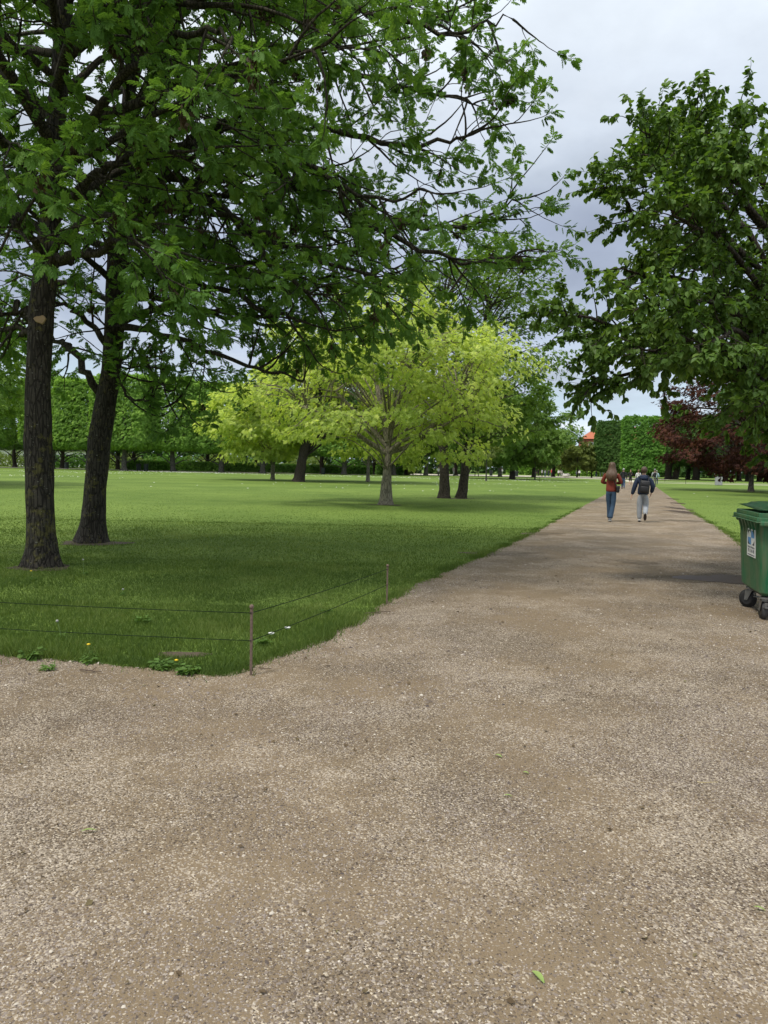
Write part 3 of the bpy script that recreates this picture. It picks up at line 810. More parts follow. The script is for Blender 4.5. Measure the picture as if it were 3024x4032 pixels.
# --- broad-leaved tree at the right edge
ch_cfg = [
    dict(n=4.8, t0=.10, len=1.0, ang=(.4, 1.0), seg=7, wander=.09, grav=-.02, up=.03, r=.011, k=5, short=.8),
    dict(n=8.0, t0=.08, len=.34, ang=(.4, 1.0), seg=4, wander=.1, grav=-.02, up=.05, r=.005, k=4,
         leaf=dict(n=17, size=(.07, .108), droop=-.35, tilt=.35, t0=.1)),
]
def right_tree():
    rng = np.random.default_rng(5)
    base = (6.75, 10.9, 0); TT, T, Lv = Tubes(), Tubes(), Leaves()
    tp = spline([(6.75, 10.9, 0), (6.7, 10.9, .8), (6.72, 10.85, 1.6), (6.6, 10.8, 3), (6.5, 10.8, 4.1)], 30)
    trunk_tube(TT, tp, np.linspace(.17, .04, len(tp)), 14, .4, 3)
    def tpos(zz): return np.array([np.interp(zz, tp[:, 2], tp[:, 0]), np.interp(zz, tp[:, 2], tp[:, 1]), zz])
    ways = [
        (1.8, [(2850, 1440, 10.2), (2560, 1455, 9.7), (2420, 1490, 9.5), (2310, 1530, 9.3)]),
        (1.9, [(2850, 1380, 9.7), (2630, 1370, 9.0), (2500, 1380, 8.7)]),
        (1.9, [(2800, 1350, 10.0), (2500, 1290, 9.4), (2330, 1265, 9.1), (2190, 1235, 9.0)]),
        (1.9, [(2850, 1400, 10.6), (2550, 1350, 10.4), (2360, 1330, 10.2), (2290, 1320, 10.1)]),
        (2.4, [(2800, 1150, 9.9), (2580, 1100, 9.3), (2430, 1050, 9.0)]),
        (2.5, [(2850, 1050, 10.6), (2550, 900, 10.3), (2450, 780, 10.1), (2380, 710, 10)]),
        (3.0, [(2820, 880, 9.8), (2620, 700, 9.4), (2570, 590, 9.2), (2530, 490, 9.1)]),
        (3.0, [(2850, 800, 10.9), (2680, 620, 10.8), (2625, 560, 10.7), (2585, 500, 10.7)]),
        (3.4, [(2850, 700, 10.2), (2730, 560, 10), (2700, 520, 9.9), (2735, 430, 9.8)]),
        (3.4, [(2950, 620, 9.6), (2880, 600, 9.2), (2830, 570, 9.0)]),
        (2.0, [(2900, 1250, 9.2), (2700, 1200, 8.3), (2520, 1180, 7.8)]),
        (2.0, [(2950, 1330, 9.3), (2850, 1330, 8.4), (2730, 1370, 7.9)]),
        (2.6, [(2900, 1000, 9.4), (2750, 900, 8.6), (2620, 820, 8.2)]),
        (1.7, [(3040, 1500, 9.6), (3010, 1550, 8.9), (2985, 1620, 8.6)]),
        (3.0, [(2950, 800, 9.2), (2900, 700, 8.5), (2860, 640, 8.2)]),
        (2.2, [(2950, 1150, 11.6), (2740, 1050, 12.2), (2590, 990, 12.6)]),
        (2.0, [(2950, 1300, 11.8), (2760, 1280, 12.6), (2620, 1290, 13.0)]),
        (3.2, [(2950, 760, 11.6), (2800, 690, 12.2), (2690, 660, 12.4)]),
    ]
    for z0, w in ways:
        pts = spline([tpos(z0)] + [AT(*q) for q in w], 16); pts[1:] += rng.normal(0, .025, (len(pts) - 1, 3))
        T.add(pts, np.linspace(.05, .008, len(pts)), 7); split_children(T, Lv, pts, .05, 0, ch_cfg, rng)
    for i in range(44):
        z0 = 1.9 + 2.15 * (i / 44); a = i * 2.4 + rng.uniform(-.3, .3)
        d = np.array((math.cos(a) + .25, math.sin(a), rng.uniform(.05, .42)))
        pts = walk(tpos(z0), d, rng.uniform(1.6, 2.4), 10, .06, -.02, rng)
        T.add(pts, np.linspace(.045, .008, len(pts)), 7); split_children(T, Lv, pts, .05, 0, ch_cfg, rng)
    print('right leaves', sum(len(p) for p in Lv.p))
    finish_tree('broadleaf_tree', base, T, Lv, 'broad', 'dark_bark', 'cherry_leaf', 'tree with broad drooping dark green leaves overhanging the path behind the green waste container', 'tree', trunkT=TT)
right_tree()

# --- trees built from leafy clumps on limbs
def clump_tree(name, base, H, r0, centre, radii, K, per, crad, size, tpl, leafm, bark, label, seed, group=None, forks=None, zmin=1.2,
               cat='tree', trunk_top=.75, lean=(0, 0), shell=.55, flat=.65, limb_r=.35, droop=-.25, flare=.4, keep=None, twigs=0, uneven=.2, big=()):
    rng = np.random.default_rng(seed)
    TT, T, Lv = Tubes(), Tubes(), Leaves()
    b0 = np.array((*base[:2], 0.0)); c = np.array(centre, float); R = np.array(radii, float)
    forks = forks or [((0, 0), lean, r0)]
    tops = []
    for (fx, fy), (lx, ly), fr in forks:
        n = 26; zz = np.concatenate([np.linspace(0, .7, 8), np.linspace(.9, H * trunk_top, n)]); t = zz / (H * trunk_top)
        tp = np.stack([b0[0] + fx + lx * t + .12 * fr * np.sin(zz * 1.1 + seed), b0[1] + fy + ly * t + .12 * fr * np.cos(zz * 1.3 + seed), zz], 1)
        trunk_tube(TT, tp, fr * (1 - .78 * t ** 1.2), 14, flare, seed, .05); tops.append(tp)
    for z0, r, way in big:
        s0 = tops[0][int(np.argmin(abs(tops[0][:, 2] - z0)))]
        bp = spline([s0] + [AT(*w) for w in way], 16)
        T.add(bp, np.linspace(r, r * .25, len(bp)), 8); tops.append(bp[2:])
    # clump centres
    v = rng.normal(0, 1, (K * 3, 3)); v = nrm(v); rr = rng.uniform(shell ** 3, 1, (K * 3, 1)) ** (1 / 3)
    dirn = v * (1 + uneven * rng.normal(0, 1, (K * 3, 1)).clip(-1, 1)) * rr
    P = c + dirn * R; P = P[P[:, 2] > zmin][:K]
    if keep is not None: P = P[[keep(q) for q in P]]
    for p in P:
        if len(tops) > len(forks) and rng.random() < .8:
            tp = min(tops[len(forks):], key=lambda b_: np.min(np.linalg.norm(b_ - p, axis=1)))
            i = int(np.argmin(np.linalg.norm(tp - p, axis=1))); s = tp[max(0, i - 2)]
        else:
            tp = tops[rng.integers(len(forks))]
            zs = min(max(p[2] - rng.uniform(.25, .6) * np.hypot(*(p - b0)[:2]) - .3, H * .16), tp[-1, 2] * .98)
            i = int(np.argmin(abs(tp[:, 2] - zs))); s = tp[i]
        mid = s + (p - s) * .5 + np.array((0, 0, .12 * np.linalg.norm((p - s)[:2]))) + rng.normal(0, .12, 3) * crad
        pts = spline([s, mid, p], 8)
        r = max(.012, limb_r * r0 * rng.uniform(.25, .6)); T.add(pts, np.linspace(r, r * .2, len(pts)), 5)
        for _ in range(twigs):
            q = walk(at_t(pts, rng.uniform(.5, 1))[0], unit(p - s) + rng.normal(0, .7, 3), crad * rng.uniform(.8, 1.6), 5, .12, -.03, rng)
            T.add(q, np.linspace(r * .3, r * .1, len(q)), 4)
        k = int(per * rng.uniform(.6, 1.4))
        q = nrm(rng.normal(0, 1, (k, 3))) * rng.uniform(.05, 1, (k, 1)) ** .45 * crad * rng.uniform(.7, 1.25)
        q *= np.array((1.15, 1.15, flat)); out_d = nrm(q + (p - c) * .35)
        q = q + p; okz = q[:, 2] > zmin * .8; q, out_d = q[okz], out_d[okz]
        dd = nrm(out_d + rng.normal(0, .5, q.shape) + np.array((0, 0, droop)))
        uu = nrm(np.array((0, 0, 1.0)) + out_d * .5 + rng.normal(0, .45, q.shape))
        Lv.add(q, dd, uu, rng.uniform(size[0], size[1], len(q)))
    return finish_tree(name, (*base[:2], 0), T, Lv, tpl, bark, leafm, label, cat, group, TT)
# middle distance
clump_tree('locust_tree', (0.09, 28.18), 8.0, .235, (.1, 28.1, 4.75), (5.2, 4.9, 3.15), 215, 86, .64, (.13, .24), 'spray', 'locust_leaf', 'locust_bark',
           'bright yellow-green locust tree with a pale forked trunk in the middle of the lawn', 11, 'yellow-green locust trees', zmin=1.6, trunk_top=.36, twigs=3, shell=.35, uneven=.15, flare=.3,
           big=[(2.0, .13, [(1640, 1740, 28.3), (1745, 1630, 28.4), (1850, 1500, 28.6)]), (2.0, .10, [(1600, 1730, 27.8), (1720, 1690, 27.2), (1870, 1600, 26.6)]),
                (1.9, .12, [(1450, 1740, 28.0), (1390, 1700, 27.7), (1260, 1630, 27.2), (1150, 1560, 26.8)]), (2.4, .15, [(1500, 1600, 28.3), (1470, 1450, 28.8), (1430, 1320, 29.2)]),
                (2.4, .12, [(1560, 1600, 28.0), (1620, 1450, 27.6), (1680, 1330, 27.0)]), (2.2, .10, [(1420, 1640, 28.8), (1300, 1520, 29.6), (1240, 1420, 30.4)])])
clump_tree('locust_tree', (-10.6, 70), 9.5, .19, (-10.4, 67.5, 5.5), (6.2, 5.4, 4.4), 150, 66, .95, (.34, .52), 'spray', 'locust_leaf', 'locust_bark',
           'yellow-green locust tree with low foliage left of the leaning dark trunk', 12, 'yellow-green locust trees', zmin=1.9, twigs=1, shell=.4)
clump_tree('locust_tree', (-1.6, 70), 9, .17, (-1.4, 70, 5.4), (4.2, 4.2, 3.9), 60, 55, .95, (.34, .52), 'spray', 'locust_leaf', 'locust_bark',
           'slim locust tree half hidden behind the pale forked trunk', 13, 'yellow-green locust trees', zmin=2.0, twigs=1, shell=.4)
clump_tree('twin_trunk_tree', (3.28, 35.6), 12.2, .25, (4.1, 35.6, 7.3), (4.5, 4.3, 5.1), 175, 60, .68, (.17, .28), 'spray', 'twin_leaf', 'dark_bark',
           'tall green tree with two dark trunks rising side by side from the lawn', 14, zmin=1.9, trunk_top=.8, twigs=4, shell=.45, uneven=.2,
           forks=[((-.42, -.1), (-.2, .1), .25), ((.42, .1), (1.1, .2), .23)], flare=.35)
clump_tree('leaning_tree', (-7.45, 63.9), 13, .46, (-4.6, 66, 8.2), (7.2, 6.4, 4.6), 120, 70, 1.15, (.40, .62), 'spray', 'dark_leaf', 'dark_bark',
           'large dark tree with a thick trunk leaning right beyond the lawn', 15, zmin=4.6, lean=(1.8, 0), shell=.5)
clump_tree('copper_beech', (30.9, 62.4), 9.5, .22, (31.6, 62.4, 5.7), (9.0, 8, 4.9), 200, 95, .95, (.24, .40), 'spray', 'copper_leaf', 'grey_bark',
           'dark red copper beech with low foliage right of the path', 16, zmin=1.2, shell=.55, uneven=.1)
clump_tree('round_tree', (19, 110), 14, .4, (18.6, 110, 7.6), (9.3, 8, 6.3), 140, 80, 1.3, (.5, .8), 'spray', 'mid_leaf', 'dark_bark',
           'broad green tree right of the two dark trunks with foliage sloping down to the plaza', 17, zmin=1.9, shell=.6, uneven=.12)
clump_tree('shade_tree', (24.6, 44), 14, .33, (28.5, 44.5, 9.6), (8, 8, 3.8), 90, 60, 1.3, (.5, .8), 'spray', 'dark_leaf', 'dark_bark',
           'dark tree at the right edge casting a band of shade across the right lawn', 18, zmin=6.4)
clump_tree('maple_tree', (-26.4, 40), 11, .3, (-25.0, 40, 6.6), (6.4, 5.5, 4.0), 120, 70, .95, (.3, .48), 'spray', 'twin_leaf', 'dark_bark',
           'green leafy tree at the left edge behind the nearest ash trunk', 19, zmin=2.4)
# clipped trees
def clipped_tree(seed, w=8.4, d=6.5, z0=3.6, z1=14.2, n=10500, leafm='lime_leaf', bark='grey_bark', size=(.36, .62), r0=.42, name='clipped_tree', rounded=1.4, link_label=None):
    rng = np.random.default_rng(seed); TT, Lv, T = Tubes(), Leaves(), Tubes()
    zz = np.concatenate([np.linspace(0, .8, 8), np.linspace(1, z1 * .8, 16)])
    tp = np.stack([.08 * np.sin(zz * .8 + seed), .08 * np.cos(zz + seed), zz], 1)
    trunk_tube(TT, tp, r0 * (1 - .7 * zz / zz[-1]), 12, .55, seed, .06)
    for i in range(14):
        a = i * 2.4; q = tp[8 + i % 12]; e_ = np.array((math.cos(a) * w * .4, math.sin(a) * d * .4, q[2] + rng.uniform(.6, 2.4)))
        T.add(spline([q, (q + e_) / 2 + (0, 0, .3), e_], 6), np.linspace(.12, .03, 7), 5)
    h = z1 - z0; c = np.array((0, 0, (z0 + z1) / 2)); hs = np.array((w / 2, d / 2, h / 2))
    P = []; N = []
    while sum(map(len, P)) < n:
        q = rng.uniform(-1, 1, (n, 3)); ax = rng.choice(3, n, p=[.34, .40, .26]); sg = rng.choice([-1, 1], n)
        q[np.arange(n), ax] = sg; nn = np.zeros((n, 3)); nn[np.arange(n), ax] = sg
        p = q * hs; over = np.maximum(abs(p) - (hs - rounded), 0); L_ = np.linalg.norm(over, axis=1, keepdims=True)
        k = L_ > 1e-6; sc = np.where(k, np.minimum(1, rounded / np.maximum(L_, 1e-6)), 1)
        p = np.sign(p) * (np.minimum(abs(p), hs - rounded) + over * sc)
        nn = nrm(np.sign(p) * over * sc + nn * .3)
        lump = fbm(p[:, 0] * 1 + p[:, 1] + seed * 13, p[:, 2] + p[:, 1] * .7, 1.1, 5) - .5
        p = p + nn * (lump[:, None] * .75 - rng.uniform(0, .75, (n, 1)) ** 2)
        P.append(p); N.append(nn)
    P = np.concatenate(P)[:n] + c; N = np.concatenate(N)[:n]
    Lv.add(P, nrm(N + rng.normal(0, .45, P.shape) + (0, 0, -.55)), nrm(N + rng.normal(0, .4, P.shape) + (0, 0, .4)), rng.uniform(size[0], size[1], n))
    e = empty(name); TT.build('trunk', M[bark], e); T.build('limbs', M[bark], e); Lv.build('crown', 'spray', M[leafm], e)
    return e
ordn = ['leftmost', 'second from the left', 'third from the left', 'fourth from the left', 'fifth from the left', 'sixth from the left', 'seventh from the left', 'eighth from the left', 'ninth from the left']
protoL = [clipped_tree(s, leafm='lime_leaf') for s in (101, 102, 103)]
protoD = [clipped_tree(s, leafm='dark_leaf', bark='dark_bark', n=3600, r0=.36) for s in (104, 105)]
front = [(-64.5, 118.5), (-53.4, 119), (-46.6, 116.5), (-39.9, 113.5), (-33.2, 115.8), (-25.6, 115.8), (-19.1, 115.3), (-6.6, 121), (1.5, 128)]
for i, (x, y) in enumerate(front):
    o = protoL[i] if i < 3 else copy_tree(protoL[i % 3])
    o.location = (x, y, 0); o.rotation_euler = (0, 0, -.12 + (PI if i % 2 else 0)); o.scale = (1, 1, [1.02, 1.0, .97, 1.01, 1.0, .96, .94, .9, .9][i])
    tag(o, f'grey-trunked clipped lime, {ordn[i]} in the front row beyond the lawn', 'tree', 'front row of clipped lime trees')
back = [(-66, 132), (-57, 131), (-47, 130.5), (-43, 127), (-30.6, 128), (-22.3, 129), (-11, 129), (-2, 138)]
for i, (x, y) in enumerate(back):
    o = protoD[i] if i < 2 else copy_tree(protoD[i % 2])
    o.location = (x, y, 0); o.rotation_euler = (0, 0, (PI / 2 if i % 3 == 0 else 0)); o.scale = (1.02, 1.02, .96)
    tag(o, f'near-black clipped tree, {ordn[i]} in the row behind the limes', 'tree', 'back row of dark clipped trees')
# clipped blocks at the end of the avenues
b1 = clipped_tree(111, 7.2, 7.5, 1.9, 11.5, 8000, 'clip_leaf', 'dark_bark', (.42, .68), .4, 'clipped_tree', .5)
b1.location = (48.6, 140, 0); b1.rotation_euler = (0, 0, -.33)
tag(b1, 'bright green block-clipped tree beside the copper beech at the path end', 'tree', 'block-clipped avenue trees')
b2 = clipped_tree(112, 6.6, 9, 1.9, 11.9, 7000, 'dark_leaf', 'dark_bark', (.42, .68), .4, 'clipped_tree', .9)
b2.location = (49.0, 160, 0); b2.rotation_euler = (0, 0, -.33)
tag(b2, 'darker block-clipped tree left of the bright block at the path end', 'tree', 'block-clipped avenue trees')
b3 = copy_tree(b2); b3.location = (58, 190, 0); b3.scale = (1.2, 1.2, 1.05)
tag(b3, 'rough dark tree rising just behind the two clipped blocks', 'tree', 'block-clipped avenue trees')

# trees of the park beyond
def far_trees():
    spec = [  # u, depth, H, width, z0, leaf, label
        (1596, 140, 12, 9, 'dark_leaf', 'dark-trunked park tree right of the pale forked trunk beyond the lawn'),
        (1673, 137, 13, 8, 'mid_leaf', 'grey-trunked park tree beside the plaza bench, left of the two dark trunks'),
        (1790, 150, 12, 9, 'dark_leaf', 'park tree seen between the two dark trunks'),
        (1964, 139, 13, 9, 'mid_leaf', 'grey-trunked park tree beside the sapling on the lawn'),
        (2012, 150, 12, 9, 'dark_leaf', 'black-trunked park tree next to the plaza litter bin'),
        (2098, 146, 11, 8, 'mid_leaf', 'park tree with a dark trunk behind the second sapling'),
        (2175, 165, 10, 8, 'dark_leaf', 'park tree above the walkers in white on the plaza'),
        (2268, 158, 6.6, 6, 'olive_leaf', 'small olive green tree over the strollers near the path end'),
        (2325, 165, 6.2, 6, 'olive_leaf', 'small olive green tree close to the red-roofed house'),
    ]
    rest = [(2628, 160, 'thick black trunk at the left end of the wood'), (2655, 178, 'slanting trunk behind the thick black trunk'), (2704, 165, 'slim trunk under the left part of the copper beech'),
            (2735, 155, 'stout trunk under the middle of the copper beech'), (2851, 150, 'trunk just right of the grey cabinet'), (2904, 165, 'low dark trunk in the wood right of the cabinet'),
            (2940, 150, 'trunk directly behind the stem of the copper beech'), (2985, 152, 'dark trunk in the wood above the waste container'), (3019, 148, 'trunk at the right edge of the wood')]
    for i, (u, d, H, w, lf, lab) in enumerate(spec):
        x = (u - 1512) / FPX * d
        clump_tree('park_tree', (x, d), H, .38 if H > 8 else .15, (x, d, H * .6), (w * .62, w * .62, H * .44), 45, 45, 1.4 if H > 8 else .9, (.6, .95), 'spray', lf,
                   'grey_bark' if 'grey' in lab else 'dark_bark', lab, 200 + i, 'park trees behind the plaza', zmin=2.2, shell=.55)
    for i, (u, d, lab) in enumerate(rest):
        x = (u - 1512) / FPX * d
        clump_tree('wood_tree', (x, d), 13, .75 if 'stout' in lab or 'thick' in lab else .5, (x, d, 8.2), (6.4, 6, 5.6), 48, 50, 1.7, (.75, 1.1), 'spray', 'dark_leaf', 'dark_bark',
                   'woodland tree with a ' + lab, 230 + i, 'woodland trees behind the copper beech', zmin=2.9, shell=.5, lean=(1.2 if 'slant' in lab else 0, 0))
far_trees()
# saplings
for i, (u, v, h, lab) in enumerate([(1914, 1894, 5.2, 'thin grey sapling with sparse brownish leaves right of the two dark trunks'), (2106, 1889, 4.6, 'thin pale sapling standing at the far edge of the lawn')]):
    x, y = G(u, v)
    clump_tree('sapling', (x, y), h, .09, (x, y, h * .68), (1.7, 1.7, 1.5), 22, 22, .5, (.3, .45), 'spray', 'olive_leaf', 'grey_bark', lab, 260 + i, 'saplings at the far edge of the lawn', zmin=1.9, twigs=2)
# wooden tree stakes
x, y = G(1872, 1876)
st = empty('tree_stakes', (x, y, 0)); tag(st, 'three dark timber stakes leaning together beyond the lawn', 'tree stakes')
for q in ((-1.5, 0), (0, .8), (.55, -.4)):
    bm = bmesh.new(); add_cyl(bm, (q[0], q[1], 0), (0, 0, 3.4), .07); bm_obj('stake', bm, M['dark_bark'], st)

# ------------------------------------------------------------------ hedges
def hedge(name, p0, p1, w, h, n, size, leafm, label, cat='hedge', group=None, seed=1):
    rng = np.random.default_rng(seed); p0, p1 = np.array(p0, float), np.array(p1, float)
    L = np.linalg.norm(p1 - p0); e = empty(name, ((p0[0] + p1[0]) / 2, (p0[1] + p1[1]) / 2, 0), math.atan2(p1[1] - p0[1], p1[0] - p0[0]))
    tag(e, label, cat, group)
    bm = bmesh.new(); add_box(bm, (0, 0, h / 2 - .05), (L - .1, w - .14, h - .1)); bm_obj('branches', bm, M['hedge_core'], e)
    q = rng.uniform(-1, 1, (n, 3)); ax = rng.choice(3, n, p=[.04, .66, .30]); sg = rng.choice([-1, 1], n); sg[ax == 2] = 1
    q[np.arange(n), ax] = sg; N = np.zeros((n, 3)); N[np.arange(n), ax] = sg
    P = q * (L / 2, w / 2, h / 2) + (0, 0, h / 2) - N * rng.uniform(-.03, .10, (n, 1))
    Lv = Leaves(); Lv.add(P, nrm(N + rng.normal(0, .6, P.shape)), nrm(N + rng.normal(0, .6, P.shape) + (0, 0, .4)), rng.uniform(*size, n))
    Lv.build('leaves', 'tuft', M[leafm], e); return e
M['hedge_core'] = plain_mat('hedge_branches', (.03, .045, .015), .9, .3, 3)
hedge('clipped_hedge', (-44, 127), (-29.6, 126.6), 1.5, 1.45, 5000, (.22, .36), 'hedge_leaf', 'bright low clipped hedge behind the third and fourth lime trunks', group='low clipped hedges', seed=2)
hedge('clipped_hedge', (-29.0, 126.6), (-2.5, 133.5), 1.5, 1.35, 9000, (.22, .36), 'hedge_leaf', 'long low clipped hedge running behind the leaning dark trunk', group='low clipped hedges', seed=3)
hedge('clipped_hedge', (-1.5, 133.8), (3.2, 134.5), 1.6, 1.6, 1800, (.22, .36), 'hedge_leaf', 'short clipped hedge end right beside the pale forked trunk', group='low clipped hedges', seed=4)
hedge('tall_hedge', (36, 215), (66, 206), 3, 7.2, 5000, (.8, 1.2), 'lime_leaf', 'tall straight-topped hedge in front of the red-roofed house', seed=5)
def shrub(x, y, rx_, rz_, label, seed, leafm='pale_leaf', n=1100):
    rng = np.random.default_rng(seed); e = empty('shrub', (x, y, 0)); tag(e, label, 'shrub', 'shrubs behind the low hedge')
    q = nrm(rng.normal(0, 1, (n, 3))); q[:, 2] = abs(q[:, 2]); rr = rng.uniform(.6, 1.05, (n, 1)) * (1 + .25 * np.sin(q[:, :1] * 9 + seed))
    Lv = Leaves(); Lv.add(q * rr * (rx_, rx_ * .6, rz_), nrm(q + rng.normal(0, .5, q.shape)), nrm(q + rng.normal(0, .5, q.shape)), rng.uniform(.35, .6, n))
    Lv.build('foliage', 'spray', M[leafm], e)
    T = Tubes()
    for i in range(5): T.add(walk((0, 0, 0), (rng.normal(0, .5), rng.normal(0, .3), 1), rz_ * .9, 5, .1, 0, rng), np.linspace(.06, .02, 6), 5)
    T.build('stems', M['dark_bark'], e)
sh_lab = ['pale shrub glimpsed left of the nearest ash trunk', 'pale shrub between the two ash trunks', 'pale shrub just right of the second ash trunk', 'yellowish shrub over the bright hedge', 'pale shrub above the pair of litter bins',
          'light green shrub left of the leaning dark trunk', 'light shrub behind the leaning dark trunk', 'light shrub right of the leaning dark trunk', 'shrub behind the pale forked trunk']
for i, (x, w, h) in enumerate([(-72, 5, 2.6), (-60, 4, 2.4), (-50, 6, 2.8), (-41, 5, 3.0), (-32, 6, 3.2), (-24, 5, 2.8), (-15, 5.5, 3.1), (-7, 5, 2.7), (1, 4, 2.4)]):
    shrub(x, 141 + (i % 3), w, h, sh_lab[i], 300 + i, 'pale_leaf' if i % 2 == 0 else 'hedge_leaf')
# a far wood closes the view
def treeline():
    rng = np.random.default_rng(77); Lv = Leaves(); n = 26000
    x = rng.uniform(-210, 330, n); dep = rng.uniform(0, 18, n)
    y = 232 + .0 * x + dep; y = np.where(x < 20, y - 62 + .0 * x, y)
    top = 7.5 + 4.5 * fbm(x, y * 0 + 3, 14, 9, 3) + np.where((x > 40) & (x < 110), -4.5, 0)
    z = rng.uniform(0, 1, n) ** .8 * top
    P = np.stack([x, y, z], 1); N = np.tile((0, -1, .35), (n, 1)) + rng.normal(0, .5, (n, 3))
    Lv.add(P, nrm(N + (0, 0, -.5)), nrm(N), rng.uniform(1.5, 2.6, n))
    o = Lv.build('treeline', 'spray', M['dark_leaf']); tag(o, 'dark far wood closing the horizon beyond the park', 'wood', kind='stuff')
treeline()

# ------------------------------------------------------------------ house with the red roof
M['brick'] = plain_mat('red_brick', (.33, .10, .065), .9, .15, 3)
m, nt, out = new_mat('red_tiles'); b = NB(nt)
wv = b.n('ShaderNodeTexWave'); wv.inputs['Scale'].default_value = 1.6; wv.inputs['Distortion'].default_value = .6; b.l(b.coord(), wv.inputs['Vector'])
b.bsdf(out, b.mix(wv.outputs['Fac'], (.34, .10, .05), (.47, .155, .08)), .85)
M['tiles'] = m
M['white'] = plain_mat('white_paint', (.75, .75, .72), .6, .05)
M['dark_glass'] = plain_mat('window_glass', (.03, .035, .04), .1, .2)
M['slate'] = plain_mat('dark_brick', (.08, .07, .07), .9)
def house():
    e = empty('brick_house', (83.3, 258, 0), -.12); tag(e, 'red brick house with a red tiled hipped roof behind the clipped trees', 'house')
    bm = bmesh.new(); add_box(bm, (0, 0, 6.2), (30, 13, 12.4)); bm_obj('wall', bm, M['brick'], e)
    bm = bmesh.new()
    v = [bm.verts.new(q) for q in [(-15.6, -7.1, 12.4), (15.6, -7.1, 12.4), (15.6, 7.1, 12.4), (-15.6, 7.1, 12.4), (-9.5, 0, 17), (9.5, 0, 17)]]
    for f in ((0, 1, 5, 4), (1, 2, 5), (2, 3, 4, 5), (3, 0, 4), (3, 2, 1, 0)): bm.faces.new([v[i] for i in f])
    roof = bm_obj('roof', bm, M['tiles'], e)
    for cx_ in (-8.6, 6):
        bm = bmesh.new(); add_box(bm, (cx_, .4, 17.2), (1.3, 1.0, 2.6)); add_box(bm, (cx_, .4, 18.6), (1.5, 1.2, .25)); bm_obj('chimney', bm, M['slate'], roof)
    for cx_ in (-9.5, -3, 3.5, 10):
        bm = bmesh.new(); add_box(bm, (cx_, -5.2, 14.0), (1.5, 2.2, 1.6))
        t = [bm.verts.new(q) for q in [(cx_ - .95, -6.5, 14.8), (cx_ + .95, -6.5, 14.8), (cx_, -6.5, 15.5), (cx_ - .95, -3.6, 14.8), (cx_ + .95, -3.6, 14.8), (cx_, -3.6, 15.5)]]
        for f in ((0, 1, 2), (1, 4, 5, 2), (0, 2, 5, 3), (3, 5, 4)): bm.faces.new([t[i] for i in f])
        bm_obj('dormer', bm, M['white'], roof)
    for r in (3.0, 6.4, 10.2):
        for i in range(8):
            x = -12.6 + i * 3.6
            bm = bmesh.new()
            for c, s in (((x, -6.53, r + 1.05), (1.5, .12, .12)), ((x, -6.53, r - 1.05), (1.5, .12, .12)), ((x - .7, -6.53, r), (.12, .12, 1.98)), ((x + .7, -6.53, r), (.12, .12, 1.98)), ((x, -6.53, r), (.08, .10, 1.98))): add_box(bm, c, s)
            w = bm_obj('window', bm, M['white'], e)
            bm = bmesh.new(); add_box(bm, (x, -6.51, r), (1.28, .05, 1.98)); bm_obj('pane', bm, M['dark_glass'], w)
house()
def pavilion():
    e = empty('garden_pavilion', (-78, 163, 0), .2); tag(e, 'low pale garden building seen under the tree crowns at the left edge', 'building')
    bm = bmesh.new(); add_box(bm, (0, 0, 1.7), (26, 6, 3.4)); bm_obj('wall', bm, M['white'], e)
    bm = bmesh.new(); add_box(bm, (0, 0, 3.55), (27, 7, .3), bevel=.03); bm_obj('roof', bm, M['slate'], e)
    for i in range(9):
        bm = bmesh.new(); add_box(bm, (-11.6 + i * 2.9, -3.02, 1.6), (1.5, .1, 2.0)); bm_obj('window', bm, M['dark_glass'], e)
pavilion()

# ------------------------------------------------------------------ fence
M['rust'] = plain_mat('rusty_steel', (.15, .105, .08), .85, .35, 40, .3)
M['wire'] = plain_mat('green_wire', (.008, .016, .010), .8, spec=.1)
def fence():
    e = empty('wire_fence', (-.89, 5.0, 0)); tag(e, 'low two-wire fence on rusty ball-topped posts around the lawn corner', 'fence')
    o0 = Vector((-.89, 5.0, 0)); posts = [(-3.9, 5.42, .48), (-.89, 5.0, .485), (.05, 7.73, .42)]
    for i, (x, y, h) in enumerate(posts):
        bm = bmesh.new(); add_box(bm, (x - o0.x, y - o0.y, (h - .02) / 2 - .05), (.017, .017, h - .02 + .1), bevel=.002)
        p = bm_obj('post', bm, M['rust'], e)
        bm = bmesh.new(); bmesh.ops.create_uvsphere(bm, u_segments=14, v_segments=10, radius=.0155, matrix=Matrix.Translation((x - o0.x, y - o0.y, h - .008)) @ Matrix.Diagonal((1, 1, 1.1, 1)))
        bm_obj('finial', bm, M['rust'], p, True)
        bm = bmesh.new()
        for f in (.90, .505): add_cyl(bm, (x - o0.x - .014, y - o0.y, h * f), (x - o0.x + .014, y - o0.y, h * f), .004, seg=8)
        bm_obj('eyelet', bm, M['rust'], p)
    for a, c in ((0, 1), (1, 2)):
        for f in (.90, .505):
            T = Tubes(); A, C = posts[a], posts[c]; pts = []
            for t in np.linspace(0, 1, 20):
                pts.append((A[0] + (C[0] - A[0]) * t - o0.x, A[1] + (C[1] - A[1]) * t - o0.y - .011, (A[2] + (C[2] - A[2]) * t) * f - .012 * 4 * t * (1 - t)))
            T.add(pts, .0026, 6); T.build('wire', M['wire'], e)
fence()

